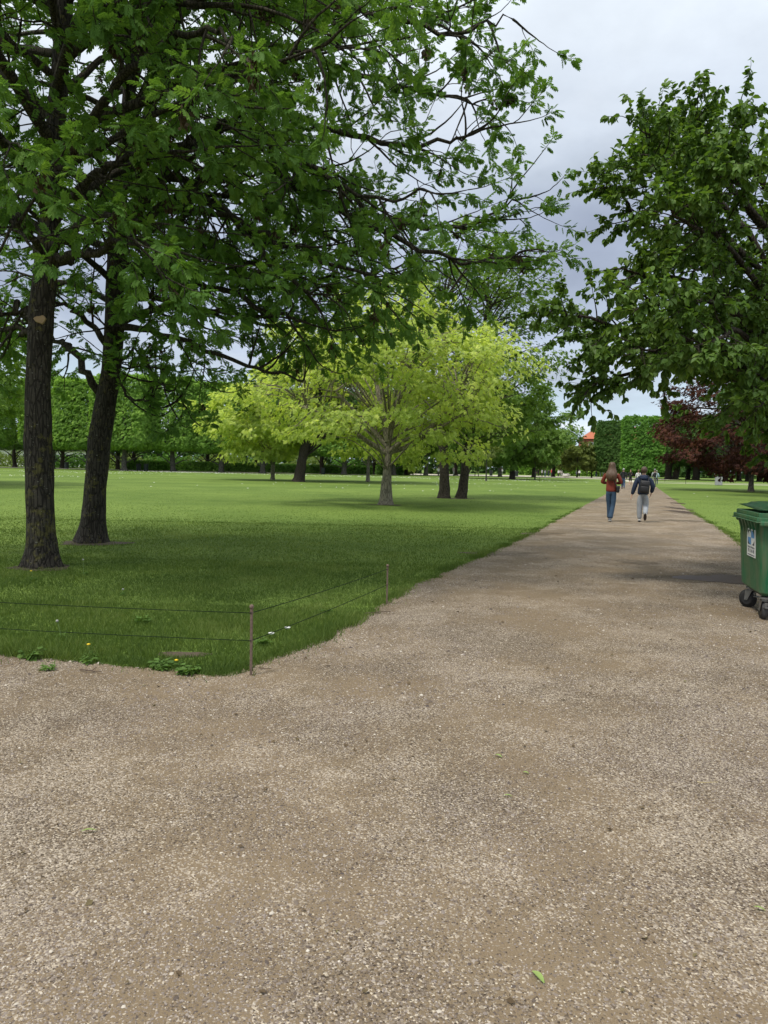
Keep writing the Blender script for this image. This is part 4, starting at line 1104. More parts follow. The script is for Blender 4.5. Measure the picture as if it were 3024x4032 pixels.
# ------------------------------------------------------------------ waste container
def bin_mat(name, col):
    m, nt, out = new_mat(name); b = NB(nt); p_ = b.coord()
    streak = b.noise(b.coord(scale=(9, 9, .9)), 2.2, 5, .6); n2 = b.noise(p_, 3.2, 4, .6); fine = b.noise(p_, 60, 4, .7)
    c = b.mix(b.mrange(streak, .38, .66), col, (.09, .12, .06))
    c = b.mix(b.math('MULTIPLY', b.mrange(n2, .5, .75), .35), c, tuple(x * 1.7 + .02 for x in col))
    sc = b.noise(b.coord(scale=(30, 30, 2.2)), 1.3, 6, .75)
    c = b.mix(b.math('MULTIPLY', b.mrange(sc, .60, .72), .6), c, (.28, .36, .30))
    b.bsdf(out, c, b.mrange(n2, .3, .7, .38, .6), b.bump(fine, .12, .004), .45)
    return m
M['bin'] = bin_mat('green_plastic', (.006, .105, .038)); M['lid'] = bin_mat('green_lid_plastic', (.012, .125, .05))
M['rubber'] = plain_mat('rubber', (.018, .018, .018), .8, .3, 30, .2)
M['tyre'] = plain_mat('grey_tyre', (.05, .05, .052), .8, .3, 30, .2)
M['steel'] = plain_mat('galvanised_steel', (.22, .22, .21), .4, .25, 20, .2, .8)
M['black'] = plain_mat('black_plastic', (.015, .015, .016), .5)
M['sticker'] = plain_mat('sticker_white', (.72, .73, .72), .45, .04)
M['sblue'] = plain_mat('sticker_blue', (.09, .27, .58), .45, .04)
M['sblack'] = plain_mat('sticker_black', (.02, .025, .045), .45, .05)
def text_mesh(name, body, size, mat, parent, mw, width=None, bold=0.0):
    cu = bpy.data.curves.new(name, 'FONT'); cu.body = body; cu.size = size; cu.align_x = 'CENTER'; cu.extrude = .0004; cu.offset = bold
    t = bpy.data.objects.new(name, cu); COL.objects.link(t)
    bpy.context.view_layer.update()
    me = bpy.data.meshes.new_from_object(t.evaluated_get(bpy.context.evaluated_depsgraph_get()))
    bpy.data.objects.remove(t); me.materials.clear(); me.materials.append(mat)
    xs = [v.co.x for v in me.vertices]; w = max(xs) - min(xs)
    if width:
        for v in me.vertices: v.co.x *= width / w
    o = bpy.data.objects.new(name, me); COL.objects.link(o); o.parent = parent; o.matrix_local = mw
    return o
def container():
    W, D = 1.30, .94; ang = -math.atan2(.22, .91); A = Vector((3.70, 7.25, 0)); Rz = Matrix.Rotation(ang, 3, 'Z')
    cen = A + Rz @ Vector((W / 2, D / 2, 0))
    e = empty('waste_container', cen, ang); tag(e, 'green four-wheeled plastic waste container with a sticker, at the right edge of the path', 'waste container')
    zb, zt = .245, 1.045
    bm = bmesh.new()
    def ringz(z, ins, r=.05):
        vs = []
        for sx, sy, a0 in ((1, 1, 0), (-1, 1, 90), (-1, -1, 180), (1, -1, 270)):
            for k in range(5):
                a = rad(a0 + k * 22.5); vs.append(bm.verts.new((sx * (W / 2 - ins - r) + r * math.cos(a), sy * (D / 2 - ins - r) + r * math.sin(a), z)))
        return vs
    lv = [(zb, .075), (zb + .03, .045), (zb + .10, .04), (.70, .018), (.90, .008), (zt - .03, 0)]
    rings = [ringz(z, i_) for z, i_ in lv]
    for a, c in zip(rings, rings[1:]):
        for k in range(20): bm.faces.new((a[k], a[(k + 1) % 20], c[(k + 1) % 20], c[k]))
    bm.faces.new(rings[0][::-1])
    inner = [ringz(z, i_) for z, i_ in ((zt - .03, .012), (zb + .1, .06))]
    for a, c in ((rings[-1], inner[0]), (inner[0], inner[1])):
        for k in range(20): bm.faces.new((a[k], a[(k + 1) % 20], c[(k + 1) % 20], c[k]))
    bm.faces.new(inner[1])
    bm_obj('body', bm, M['bin'], e)
    # rim
    bm = bmesh.new()
    for zc_, hh, out_, th in ((zt - .035, .04, .045, .05), (zt + .005, .045, .02, .045), (zt - .062, .014, .055, .02)):
        for sy in (-1, 1): add_box(bm, (0, sy * (D / 2 + out_ - th / 2), zc_), (W + 2 * out_, th, hh), bevel=.006)
        for sx in (-1, 1): add_box(bm, (sx * (W / 2 + out_ - th / 2), 0, zc_ + .0015), (th, D + 2 * out_ - 2 * th - .002, hh - .003), bevel=.006)
    for sy in (-1, 1):
        for sx in (-1, 1): add_box(bm, (sx * (W / 2 - .05), sy * (D / 2 + .035), zt - .075), (.13, .05, .05), bevel=.012)
    bm_obj('rim', bm, M['lid'], e)
    # gusset ribs under the rim
    def rib(p, dirv, n=None):
        bm = bmesh.new(); q = Vector(dirv); s = Vector((-q.y, q.x, 0))
        vs = [bm.verts.new(Vector(p) + x) for x in (s * -.012 + Vector((0, 0, zt - .06)), s * -.012 + q * .05 + Vector((0, 0, zt - .06)), s * -.012 + Vector((0, 0, zt - .21)),
                                                    s * .045 + Vector((0, 0, zt - .06)), s * .045 + q * .05 + Vector((0, 0, zt - .06)))]
        for f in ((0, 1, 2), (0, 3, 4, 1), (1, 4, 2), (0, 2, 3), (3, 2, 4)): bm.faces.new([vs[i] for i in f])
        bmesh.ops.recalc_face_normals(bm, faces=bm.faces); bm_obj('rib', bm, M['bin'], e)
    for i in range(6):
        y = -D / 2 + .12 + i * .135
        rib((-W / 2 + .010, y, 0), (-1, 0, 0)); rib((W / 2 - .010, y, 0), (1, 0, 0))
    for i in range(8): rib((-W / 2 + .18 + i * .135, -D / 2 + .010, 0), (0, -1, 0))
    # lid: ajar, with a raised middle
    bm = bmesh.new(); nx, ny = 24, 18; g = []
    for j in range(ny + 1):
        row = []
        for i in range(nx + 1):
            x = (i / nx - .5) * (W + .02); y = (j / ny - .5) * (D + .02); fx = min(1, (1 - abs(x) / (W / 2)) / .22); fy = min(1, (1 - abs(y) / (D / 2)) / .28)
            f = max(0, min(fx, fy)); f = f * f * (3 - 2 * f)
            z = zt + .052 + .042 * f + .035 * math.sin((x / W + .5) * PI * .9) * (1 if f == 0 else .5) + .028 * (y / D + .5) * (-x / W + .5)
            row.append(bm.verts.new((x, y, z)))
        g.append(row)
    for j in range(ny):
        for i in range(nx): bm.faces.new((g[j][i], g[j][i + 1], g[j + 1][i + 1], g[j + 1][i]))
    r = bmesh.ops.solidify(bm, geom=bm.faces[:], thickness=.008)
    lid = bm_obj('lid', bm, M['lid'], e, True)
    bm = bmesh.new()
    for x in (-.35, .35): add_box(bm, (x, -D / 2 + .02, zt + .115), (.18, .03, .018), bevel=.006)
    bm_obj('handle', bm, M['lid'], lid)
    # undercarriage
    bm = bmesh.new()
    for x in (-W / 2 + .16, W / 2 - .16): add_box(bm, (x, 0, zb - .014), (.12, D - .2, .022), bevel=.003)
    add_box(bm, (0, 0, zb - .010), (W - .44, .12, .012))
    bm_obj('chassis', bm, M['black'], e)
    for i, (x, y, yaw) in enumerate([(-W / 2 + .10, -D / 2 + .10, .05), (-W / 2 + .13, D / 2 - .16, .75), (W / 2 - .12, -D / 2 + .10, .2), (W / 2 - .12, D / 2 - .14, -.3)]):
        Rw = Matrix.Rotation(yaw, 3, 'Z')
        bm = bmesh.new()
        add_cyl(bm, (0, 0, .215), (0, 0, .232), .055, seg=20); add_cyl(bm, (0, 0, .19), (0, 0, .215), .032, seg=16)
        for s in (-1, 1):
            vs = [bm.verts.new(q) for q in [(s * .034, -.035, .20), (s * .034, .045, .20), (s * .034, .055, .085), (s * .034, .02, .085), (s * .038, -.035, .20), (s * .038, .045, .20), (s * .038, .055, .085), (s * .038, .02, .085)]]
            for f in ((0, 1, 2, 3), (7, 6, 5, 4), (0, 4, 5, 1), (1, 5, 6, 2), (2, 6, 7, 3), (3, 7, 4, 0)): bm.faces.new([vs[k] for k in f])
        add_box(bm, (0, .005, .197), (.076, .085, .006)); add_cyl(bm, (-.045, .035, .1), (.045, .035, .1), .008, seg=8)
        bmesh.ops.recalc_face_normals(bm, faces=bm.faces)
        bmesh.ops.rotate(bm, cent=(0, 0, 0), matrix=Rw, verts=bm.verts); c = bm_obj('caster', bm, M['steel'], e); c.location = (x, y, 0)
        bm = bmesh.new(); add_cyl(bm, (-.024, .035, .1), (.024, .035, .1), .098, seg=36)
        bmesh.ops.bevel(bm, geom=[ed for ed in bm.edges if ed.calc_face_angle(0) > 1], offset=.01, segments=3, affect='EDGES')
        bmesh.ops.rotate(bm, cent=(0, 0, 0), matrix=Rw, verts=bm.verts); bm_obj('tyre', bm, M['tyre'] if i != 1 else M['rubber'], c, True)
        bm = bmesh.new(); add_cyl(bm, (-.028, .035, .1), (.028, .035, .1), .062, seg=28); add_cyl(bm, (-.033, .035, .1), (.033, .035, .1), .02, seg=16)
        bmesh.ops.rotate(bm, cent=(0, 0, 0), matrix=Rw, verts=bm.verts); bm_obj('hub', bm, M['black'], c)
        bm = bmesh.new(); add_box(bm, (0, -.07, .135), (.05, .055, .01), rot=None, bevel=.003); add_box(bm, (0, -.045, .155), (.03, .01, .05))
        bmesh.ops.rotate(bm, cent=(0, 0, 0), matrix=Rw, verts=bm.verts); bm_obj('brake', bm, M['steel'], c)
    # sticker on the short side facing the path
    slope = math.atan2(.026, .6)
    # sticker frame: local X runs along -Y of the container (reading direction seen from outside), local Y up
    base = Matrix.Translation((-W / 2 + .0135, -D / 2 + .375, .745)) @ Matrix(((0, -math.sin(slope), -math.cos(slope), 0), (-1, 0, 0, 0), (0, math.cos(slope), -math.sin(slope), 0), (0, 0, 0, 1)))
    sw, shh = .35, .285
    s = bmesh.new(); add_box(s, (0, 0, .0015), (sw, shh, .003), bevel=.001); so = bm_obj('sticker', s, M['sticker'], e); so.matrix_local = base
    lw, lh = .27, .15; cy_ = .055
    def flat(name, polys, mat, z):
        bm = bmesh.new()
        for p in polys: bm.faces.new([bm.verts.new((q[0], q[1], z)) for q in p])
        o = bm_obj(name, bm, mat, so); return o
    q = lambda a: (lw / 2 * math.cos(a), cy_ + lh / 2 * math.sin(a))
    quad = lambda a0: [(0, cy_)] + [q(a0 + k * PI / 16) for k in range(9)]
    cor = []
    for a0, sx, sy in ((0, 1, 1), (PI / 2, -1, 1), (PI, -1, -1), (1.5 * PI, 1, -1)):
        arc = [q(a0 + k * PI / 16) for k in range(9)]
        for k in range(8): cor.append([arc[k], (sx * lw / 2, cy_ + sy * lh / 2), arc[k + 1]] if True else None)
    flat('logo_corners', cor, M['sblack'], .0036); flat('logo_quarters', [quad(0), quad(PI)], M['sblue'], .0036)
    text_mesh('company_name', 'Marius Pedersen', .036, M['sblack'], so, Matrix.Translation((0, -.055, .0036)), .28)
    text_mesh('phone_number', '70 13 40 40', .052, M['sblack'], so, Matrix.Translation((0, -.100, .0036)), .26, .0008)
    text_mesh('web_address', 'www.mariuspedersen.dk', .022, M['sblack'], so, Matrix.Translation((0, -.130, .0036)), .28)
container()
# ------------------------------------------------------------------ people
_pm = {}
def cloth(col, rough=.85, bump=.15):
    k = (col, rough)
    if k not in _pm: _pm[k] = plain_mat('cloth', col, rough, .22, 9, bump)
    return _pm[k]
SKIN = plain_mat('skin', (.50, .30, .22), .55, .06, 6)
def skin(name, V, E, R, mat, parent, sub=1, root=0):
    me = bpy.data.meshes.new(name); me.from_pydata([tuple(v) for v in V], E, []); me.materials.append(mat)
    o = bpy.data.objects.new(name, me); COL.objects.link(o); o.parent = parent
    md = o.modifiers.new('skin', 'SKIN'); md.use_smooth_shade = True; md.branch_smoothing = .6
    for i, r in enumerate(R):
        sv = me.skin_vertices[0].data[i]; sv.radius = r if isinstance(r, tuple) else (r, r); sv.use_root = (i == root)
    if sub: s = o.modifiers.new('subdivision', 'SUBSURF'); s.levels = sub; s.render_levels = sub
    return o
def person(loc, H, rz, pose, top, bottom, hairc, label, shoes=(.03, .03, .035), group=None, long_hair=0, sub=1, shorts=False, fingers=False, hood=False, pack=None, strap=False, sole=None, loose=0.0, female=False, cuff=0.0, hatless=True):
    e = empty('person', (*loc, 0), rz); tag(e, label, 'person', group); k = H / 1.75; e.scale = (k, k, k)
    g = dict(lk=(-.09, .02, .49), la=(-.09, -.01, .085), rk=(.09, .02, .49), ra=(.09, -.01, .085), le=(-.25, -.02, 1.14), lw=(-.26, .06, .89), re=(.25, -.02, 1.14), rw=(.26, .06, .89), lt=None, rt=None)
    g.update(pose); a_ = {q: np.array(v, float) if v is not None else None for q, v in g.items()}
    for s in 'lr':
        if a_[s + 't'] is None: a_[s + 't'] = a_[s + 'a'] + (0, .13, -.045)
    sw = .165 if female else .185
    sh = {'l': np.array((-sw, 0, 1.42)), 'r': np.array((sw, 0, 1.42))}; hp = {'l': np.array((-.085, 0, .90)), 'r': np.array((.085, 0, .90))}
    V = [(0, 0, .97), (0, 0, 1.10), (0, 0, 1.28), (0, -.005, 1.44), (0, .005, 1.51), (0, .015, 1.59), (0, .02, 1.66), (0, .015, 1.71)]
    R = [(.13, .095), (.11, .085), (.135, .10), (.075, .06), .05, (.066, .078), (.074, .088), (.05, .06)]
    E_ = [(i, i + 1) for i in range(7)]
    def addv(p, r, par): V.append(tuple(p)); R.append(r); E_.append((par, len(V) - 1)); return len(V) - 1
    if fingers or sub > 1: addv((0, .115, 1.62), .012, 5)
    for s, sg in (('l', -1), ('r', 1)):
        i = addv(sh[s] + (0, 0, -.02), .042, 3); i = addv(a_[s + 'e'], .034, i); w = addv(a_[s + 'w'], .026, i)
        d = unit(a_[s + 'w'] - a_[s + 'e']); hnd = addv(a_[s + 'w'] + d * .07, (.036, .02), w)
        if fingers:
            for j in range(4):
                off = np.array((0, (j - 1.5) * .02, 0)); f0 = addv(a_[s + 'w'] + d * (.105) + off, .009, hnd)
                f1 = addv(a_[s + 'w'] + d * (.14 + .008 * (j in (1, 2))) + off + np.array((-sg * .012, 0, 0)), .008, f0)
                addv(a_[s + 'w'] + d * (.162 + .01 * (j in (1, 2))) + off + np.array((-sg * .03, 0, 0)), .007, f1)
            t0 = addv(a_[s + 'w'] + d * .055 + np.array((0, .045, 0)), .010, hnd); addv(a_[s + 'w'] + d * .09 + np.array((-sg * .01, .06, 0)), .008, t0)
        i = addv(hp[s], (.088, .088), 0); i = addv(a_[s + 'k'], .055, i); i = addv(a_[s + 'a'], .038, i); addv(a_[s + 't'], .03, i)
    skin('body', V, E_, R, SKIN, e, sub)
    # trousers
    L = loose
    V = [(0, 0, 1.04), (0, 0, .93)]; R = [(.14 + L, .11 + L)] * 2; E_ = [(0, 1)]
    for s in 'lr':
        i = addv(hp[s] + (0, -.012, -.03), (.097 + L, .105 + L), 1); m_ = (hp[s] + a_[s + 'k']) / 2; i = addv(m_ + (0, -.006, 0), .082 + L, i); i = addv(a_[s + 'k'], .066 + L, i)
        if shorts: continue
        sh_ = a_[s + 'k'] * .45 + a_[s + 'a'] * .55; i = addv(sh_, .057 + L + cuff * .4, i); addv(a_[s + 'a'] + unit(a_[s + 'k'] - a_[s + 'a']) * .0, .050 + L * .7 + cuff, i)
    skin('shorts' if shorts else 'trousers', V, E_, R, cloth(bottom), e, sub, 1)
    # jacket
    V = [(0, 0, .87), (0, 0, .95), (0, -.005, 1.12), (0, -.01, 1.30), (0, -.01, 1.42), (0, -.005, 1.475)]; R = [(.165 + L, .135 + L), (.165 + L, .135 + L), (.155 + L, .125 + L), (.170 + L, .13 + L), (.14, .10), (.072, .068)]; E_ = [(i, i + 1) for i in range(5)]
    for s in 'lr':
        i = addv(sh[s] + (0, 0, -.01), .072 + L * .5, 4); m_ = (sh[s] + a_[s + 'e']) / 2; i = addv(m_, .064 + L * .7, i); i = addv(a_[s + 'e'], .057 + L * .8, i)
        i = addv((a_[s + 'e'] + a_[s + 'w']) / 2, .050 + L * .8, i); addv(a_[s + 'w'] - unit(a_[s + 'w'] - a_[s + 'e']) * .01, .036 + L * .4, i)
    skin('jacket', V, E_, R, cloth(top, .8, .35), e, sub, 3)
    # shoes
    for s in 'lr':
        A, Tt = a_[s + 'a'], a_[s + 't']; f = unit(Tt - A - np.array((0, 0, (Tt - A)[2] * 0))); dwn = unit(np.cross(np.cross(f, (0, 0, -1.0) if abs(f[2]) < .9 else (0, -1.0, 0)), f))
        dwn = dwn if True else dwn
        heel = A - f * .045 + dwn * .03; toe = A + f * .155 + dwn * .015
        skin('shoe', [heel, A + f * .02 + dwn * .01, A + f * .09 + dwn * .02, toe], [(0, 1), (1, 2), (2, 3)], [(.042, .042), (.046, .048), (.046, .036), (.036, .026)], cloth(shoes, .6, .05), e, sub, 1)
        if sole is not None:
            bm = bmesh.new(); cx_ = (heel + toe) / 2 + dwn * .035; r_ = np.cross(f, dwn); vs = []
            for z_ in (0, .014):
                for t in np.linspace(0, 2 * PI, 16, endpoint=False): vs.append(bm.verts.new(Vector(cx_ + f * .142 * math.cos(t) + r_ * (.050 + .006 * math.cos(t)) * math.sin(t) + dwn * z_)))
            bm.faces.new(vs[:16][::-1]); bm.faces.new(vs[16:])
            for i in range(16): bm.faces.new((vs[i], vs[(i + 1) % 16], vs[16 + (i + 1) % 16], vs[16 + i]))
            bmesh.ops.recalc_face_normals(bm, faces=bm.faces); bm_obj('sole', bm, cloth(sole, .7, 0), e)
    # hair
    hm = hair_mat(hairc)
    if long_hair:
        ks = 26; rings = [((0, .0, 1.775), .02, .02), ((0, -.005, 1.765), .055, .06), ((0, -.01, 1.735), .082, .092), ((0, -.02, 1.68), .094, .10), ((0, -.035, 1.61), .098, .088), ((0, -.075, 1.54), .120, .085),
                          ((0, -.13, 1.47), .150, .07), ((0, -.175, 1.40), .165, .055), ((.0, -.19, 1.33), .155, .045), ((.0, -.19, 1.27), .125, .035), ((.0, -.18, 1.22), .085, .02)]
        rings = [r for r in rings if r[0][2] > 1.76 - long_hair * .56]
        bm = loft(rings, ks); r_ = np.random.default_rng(4)
        for v in bm.verts:
            a = math.atan2(v.co.y + .08, v.co.x); f = 1 + .08 * math.sin(a * 11 + v.co.z * 9) + .05 * math.sin(a * 5 - v.co.z * 31); c0 = Vector((0, -.08 if v.co.z < 1.6 else -.01, v.co.z)); v.co = c0 + (v.co - c0) * f; v.co.z += r_.normal(0, .008) if v.co.z < 1.5 else 0
        bm_obj('hair', bm, hm, e, True)
    else:
        bm = bmesh.new(); bmesh.ops.create_icosphere(bm, subdivisions=3 if sub > 1 or fingers else 2, radius=1); r_ = np.random.default_rng(3)
        for v in bm.verts:
            n_ = v.co.copy(); ff = 1 + .05 * math.sin(n_.x * 9 + n_.z * 7) + .04 * math.sin(n_.y * 13 + n_.z * 11); v.co = Vector((n_.x * .100 * ff, n_.y * .112 * ff - .008, n_.z * .115 * ff + 1.675))
            if v.co.y > .05 and v.co.z < 1.70: v.co.y = .05
            if v.co.z < 1.60: v.co.z = 1.60 + (v.co.z - 1.60) * .4
        bm_obj('hair', bm, hm, e, True)
    if hood:
        bm = loft([((0, -.10, 1.33), .02, .01), ((0, -.12, 1.355), .085, .035), ((0, -.115, 1.40), .125, .06), ((0, -.085, 1.45), .135, .085), ((0, -.05, 1.49), .115, .09), ((0, -.03, 1.515), .085, .075)], 18)
        for v in bm.verts: v.co += Vector((0, .006 * math.sin(v.co.x * 60 + v.co.z * 40), .004 * math.sin(v.co.x * 45)))
        bm_obj('hood', bm, cloth(top, .8, .35), e, True)
    if pack is not None:
        px, py, pz, pw, ph = pack; bm = bmesh.new(); add_box(bm, (0, 0, 0), (pw, .15, ph), bevel=.045); add_box(bm, (0, -.085, -ph * .18), (pw * .78, .05, ph * .45), bevel=.02); add_box(bm, (0, -.07, ph * .2), (pw * .7, .03, ph * .28), bevel=.012)
        bmesh.ops.rotate(bm, cent=(0, 0, 0), matrix=Matrix.Rotation(.08, 3, 'Y'), verts=bm.verts)
        bag = bm_obj('backpack', bm, cloth((.012, .012, .015), .6, .3), None, True); tag(bag, 'black backpack worn by ' + ('the walker in grey joggers' if sub > 1 else 'the grey-haired walker on the path'), 'backpack')
        bag.location = Vector((*loc, 0)) + Matrix.Rotation(rz, 3, 'Z') @ Vector((px * k, py * k, pz * k)); bag.rotation_euler = (0, 0, rz); bag.scale = (k, k, k)
        T = Tubes()
        for sg in (-1, 1):
            T.add([(sg * .10 + px, -.16, 1.20), (sg * .12 + px, -.13, 1.42), (sg * .12, -.02, 1.50), (sg * .12, .10, 1.40), (sg * .13, .13, 1.25)], .014, 6)
        T.v = [v - (px, py, pz) for v in T.v]; o = T.build('shoulder_strap', cloth((.012, .012, .015), .6, .3), bag)
    if strap:
        T = Tubes(); pts = spline([(-.09, .06, 1.50), (-.075, -.04, 1.525), (-.03, -.145, 1.42), (.06, -.155, 1.25), (.15, -.12, 1.07), (.19, -.02, 1.0)], 20)
        T.add(pts, .014, 6); bag = bm_obj('shoulder_bag', _bagmesh(), cloth((.012, .012, .013), .6, .3), None, True); tag(bag, 'small black shoulder bag hanging at the right hip of the woman in red', 'bag')
        bag.location = Vector((*loc, 0)) + Matrix.Rotation(rz, 3, 'Z') @ Vector((.19 * k, -.03 * k, .97 * k)); bag.rotation_euler = (0, 0, rz); bag.scale = (k, k, k)
        T.v = [v - (.19, -.03, .97) for v in T.v]; T.build('strap', cloth((.012, .012, .013), .6, .3), bag)
    return e
def _bagmesh():
    bm = bmesh.new(); add_box(bm, (0, 0, 0), (.09, .24, .20), bevel=.03); add_box(bm, (.0, 0, .06), (.105, .25, .09), bevel=.02); return bm
_hm = {}
def hair_mat(col):
    if col in _hm: return _hm[col]
    m, nt, out = new_mat('hair'); b = NB(nt)
    n = b.noise(b.coord(scale=(60, 60, 5)), 3, 4, .6)
    b.bsdf(out, b.mix(n, tuple(x * .45 for x in col), tuple(x * 1.5 for x in col)), .5, b.bump(n, .5, .01), .4); _hm[col] = m; return m

PD = -.343     # heading of the path
p1 = G(2402, 2054)
person(p1, 1.70, PD, dict(lk=(-.055, .06, .50), la=(-.02, .10, .085), rk=(.065, .0, .49), ra=(.0, -.09, .09), rt=(.0, .045, .045), lt=(-.02, .235, .045), le=(-.27, .04, 1.17), lw=(-.13, .22, 1.14), re=(.27, .04, 1.17), rw=(.13, .22, 1.14)),
       (.18, .028, .014), (.03, .065, .115), (.085, .048, .026), 'woman in a rust red jacket and blue flared jeans with long brown hair walking away', (.10, .11, .13), 'walkers on the gravel path', long_hair=1.0, sub=2, fingers=True, hood=True, strap=True, loose=.004, female=True, cuff=.028, sole=(.5, .5, .48))
p2 = G(2528, 2056)
person(p2, 1.58, PD, dict(lk=(-.095, .04, .50), la=(-.085, .05, .085), lt=(-.085, .185, .04), rk=(.09, .04, .50), ra=(.085, -.27, .27), rt=(.085, -.20, .14), le=(-.27, -.03, 1.13), lw=(-.34, -.02, .87), re=(.29, .0, 1.15), rw=(.24, .12, .93)),
       (.008, .019, .05), (.30, .32, .35), (.075, .045, .03), 'walker in a navy jacket and grey joggers with short brown hair', (.62, .62, .60), 'walkers on the gravel path', sub=2, fingers=True, hood=True, pack=(.035, -.20, 1.14, .30, .40), loose=.028, sole=(.035, .022, .02))
walk1 = dict(lk=(-.09, .10, .50), la=(-.09, .18, .09), rk=(.09, -.02, .49), ra=(.09, -.24, .14))
walk2 = dict(lk=(-.09, -.02, .49), la=(-.09, -.22, .13), rk=(.09, .10, .50), ra=(.09, .18, .09))
stand = {}
hold = dict(le=(-.25, .03, 1.16), lw=(-.10, .24, 1.24))
A_ = dict(group='people farther along the path')
person(G(2453, 1926), 1.72, PD, walk1, (.012, .014, .018), (.05, .09, .16), (.35, .34, .33), 'grey-haired man in a black jacket and jeans behind the woman in red', loose=.01, **A_)
person(G(2481, 1912), 1.70, PD + PI, dict(walk2, **hold), (.012, .012, .014), (.012, .012, .013), (.05, .03, .02), 'man in black shorts walking towards the camera', shorts=True, loose=.014, **A_)
person((25.0, 73.0), 1.66, PD, walk1, (.70, .70, .70), (.03, .03, .035), (.20, .13, .08), 'woman in a white top partly hidden by the walker in grey joggers', female=True, **A_)
person((24.1, 75.0), 1.62, PD, walk2, (.014, .014, .016), (.02, .02, .022), (.06, .04, .03), 'dark-clothed companion left of the woman in the white top', **A_)
person((26.6, 73.0), 1.78, PD, walk2, (.40, .44, .43), (.30, .30, .26), (.28, .27, .26), 'grey-haired man in a pale shirt with a backpack on his back', pack=(.0, -.17, 1.2, .28, .42), **A_)
person(G(2584, 1911), 1.66, PD, walk1, (.36, .55, .60), (.02, .035, .06), (.25, .22, .20), 'woman in a pale blue jacket at the right edge of the path', female=True, **A_)
# the crowd on the plaza
crowd = [(1976, 1870, (.65, .65, .65), (.3, .3, .3), 'person in white standing behind the dark trunks on the plaza', 1), (2025, 1873, (.7, .7, .7), (.6, .6, .6), 'person in white beside the right plaza litter bin', 0),
         (2110, 1875, (.02, .02, .02), (.02, .02, .02), 'person in black by the second sapling', 0), (2119, 1876, (.03, .03, .035), (.03, .03, .03), 'second person in black just right of the sapling', 0),
         (2134, 1877, (.70, .70, .72), (.03, .04, .05), 'person in a white top left of two in the crowd', 0), (2146, 1877, (.68, .70, .74), (.12, .20, .32), 'person in a white top and pale jeans in the crowd', 1),
         (2160, 1876, (.05, .05, .06), (.05, .07, .10), 'dark figure between the white tops and the red jacket', 0), (2171, 1875, (.55, .06, .07), (.10, .10, .12), 'person in a bright red jacket on the plaza', 0),
         (2199, 1876, (.62, .62, .62), (.02, .02, .02), 'person in a white top and black trousers left of the stone sculpture', 0), (2210, 1877, (.55, .52, .50), (.5, .5, .48), 'person in pale clothes nearest the stone sculpture', 1),
         (2245, 1870, (.06, .09, .35), (.04, .04, .06), 'person in a blue jacket right of the stone sculpture', 0), (2271, 1877, (.16, .17, .20), (.12, .19, .32), 'person in a grey jacket and jeans walking on the plaza', 1),
         (2281, 1877, (.75, .75, .75), (.015, .015, .02), 'person in a white top and black trousers striding on the plaza', 1), (2311, 1877, (.05, .06, .03), (.02, .02, .02), 'person in olive and black near the path end', 0),
         (2330, 1868, (.03, .03, .04), (.05, .05, .06), 'dark figure sitting group edge near the path end', 0), (2348, 1877, (.02, .025, .04), (.06, .10, .2), 'person in dark navy left of the woman in red', 0),
         (2364, 1877, (.06, .06, .07), (.10, .14, .2), 'dark figure close to the person in a white dress', 0), (2376, 1878, (.75, .73, .72), (.75, .70, .70), 'person in a white dress just left of the woman in red', 0),
         (1380, 1866, (.015, .015, .018), (.015, .015, .018), 'dark walker under the locust foliage left of the pale trunk', 1), (1396, 1866, (.015, .015, .018), (.015, .015, .018), 'second dark walker under the locust foliage', 1),
         (1546, 1870, (.015, .015, .018), (.015, .015, .018), 'dark walker right of the pale forked trunk', 1), (1726, 1874, (.6, .6, .6), (.05, .05, .05), 'person in white left of the two dark trunks', 0),
         (1786, 1873, (.55, .42, .42), (.6, .6, .6), 'person in pink and white seen between the two dark trunks', 0)]
for i, (u, v, tp_, bt, lab, mv) in enumerate(crowd):
    hx = plain = [(.05, .035, .025), (.20, .13, .07), (.02, .018, .016), (.32, .26, .18)][i % 4]
    person(G(u, v), [1.7, 1.62, 1.78, 1.68, 1.74][i % 5], PD + i * 1.1, (walk1 if i % 2 else walk2) if mv else (hold if i % 3 == 0 else stand), tp_, bt, hx, lab, group='people on the plaza', sub=0, female=i % 2 == 0)

# ------------------------------------------------------------------ street furniture far away
def litter_bin(loc):
    e = empty('litter_bin', (*loc, 0)); bm = loft([((0, 0, 0), .30, .30), ((0, 0, .05), .33, .33), ((0, 0, .95), .36, .36), ((0, 0, 1.0), .38, .38), ((0, 0, 1.03), .38, .38)], 20)
    bm_obj('body', bm, M['black_green'], e)
    bm = loft([((0, 0, 1.03), .39, .39), ((0, 0, 1.07), .39, .39), ((0, 0, 1.10), .30, .30)], 20); bm_obj('lid', bm, M['black'], e); return e
M['black_green'] = plain_mat('dark_green_metal', (.012, .022, .02), .5)
bins = [(546, 1853, 'black litter bin on the lawn edge, left of a pair under the lime trees'), (575, 1855, 'dark green litter bin, right of a pair under the lime trees'), (256, 1832, 'litter bin seen between the two ash trunks'),
        (1272, 1868, 'litter bin in front of the low hedge right of the leaning dark trunk'), (1933, 1873, 'black litter bin on the plaza beside the sapling'), (2034, 1875, 'black litter bin on the plaza left of the second sapling')]
lb = litter_bin(G(546, 1853))
for i, (u, v, lab) in enumerate(bins):
    o = lb if i == 0 else copy_tree(lb); x, y = G(u, v); o.location = (x, y, 0); tag(o, lab, 'litter bin', 'litter bins around the lawn')
    if i == 2: o.location = (-55, 128, 0)
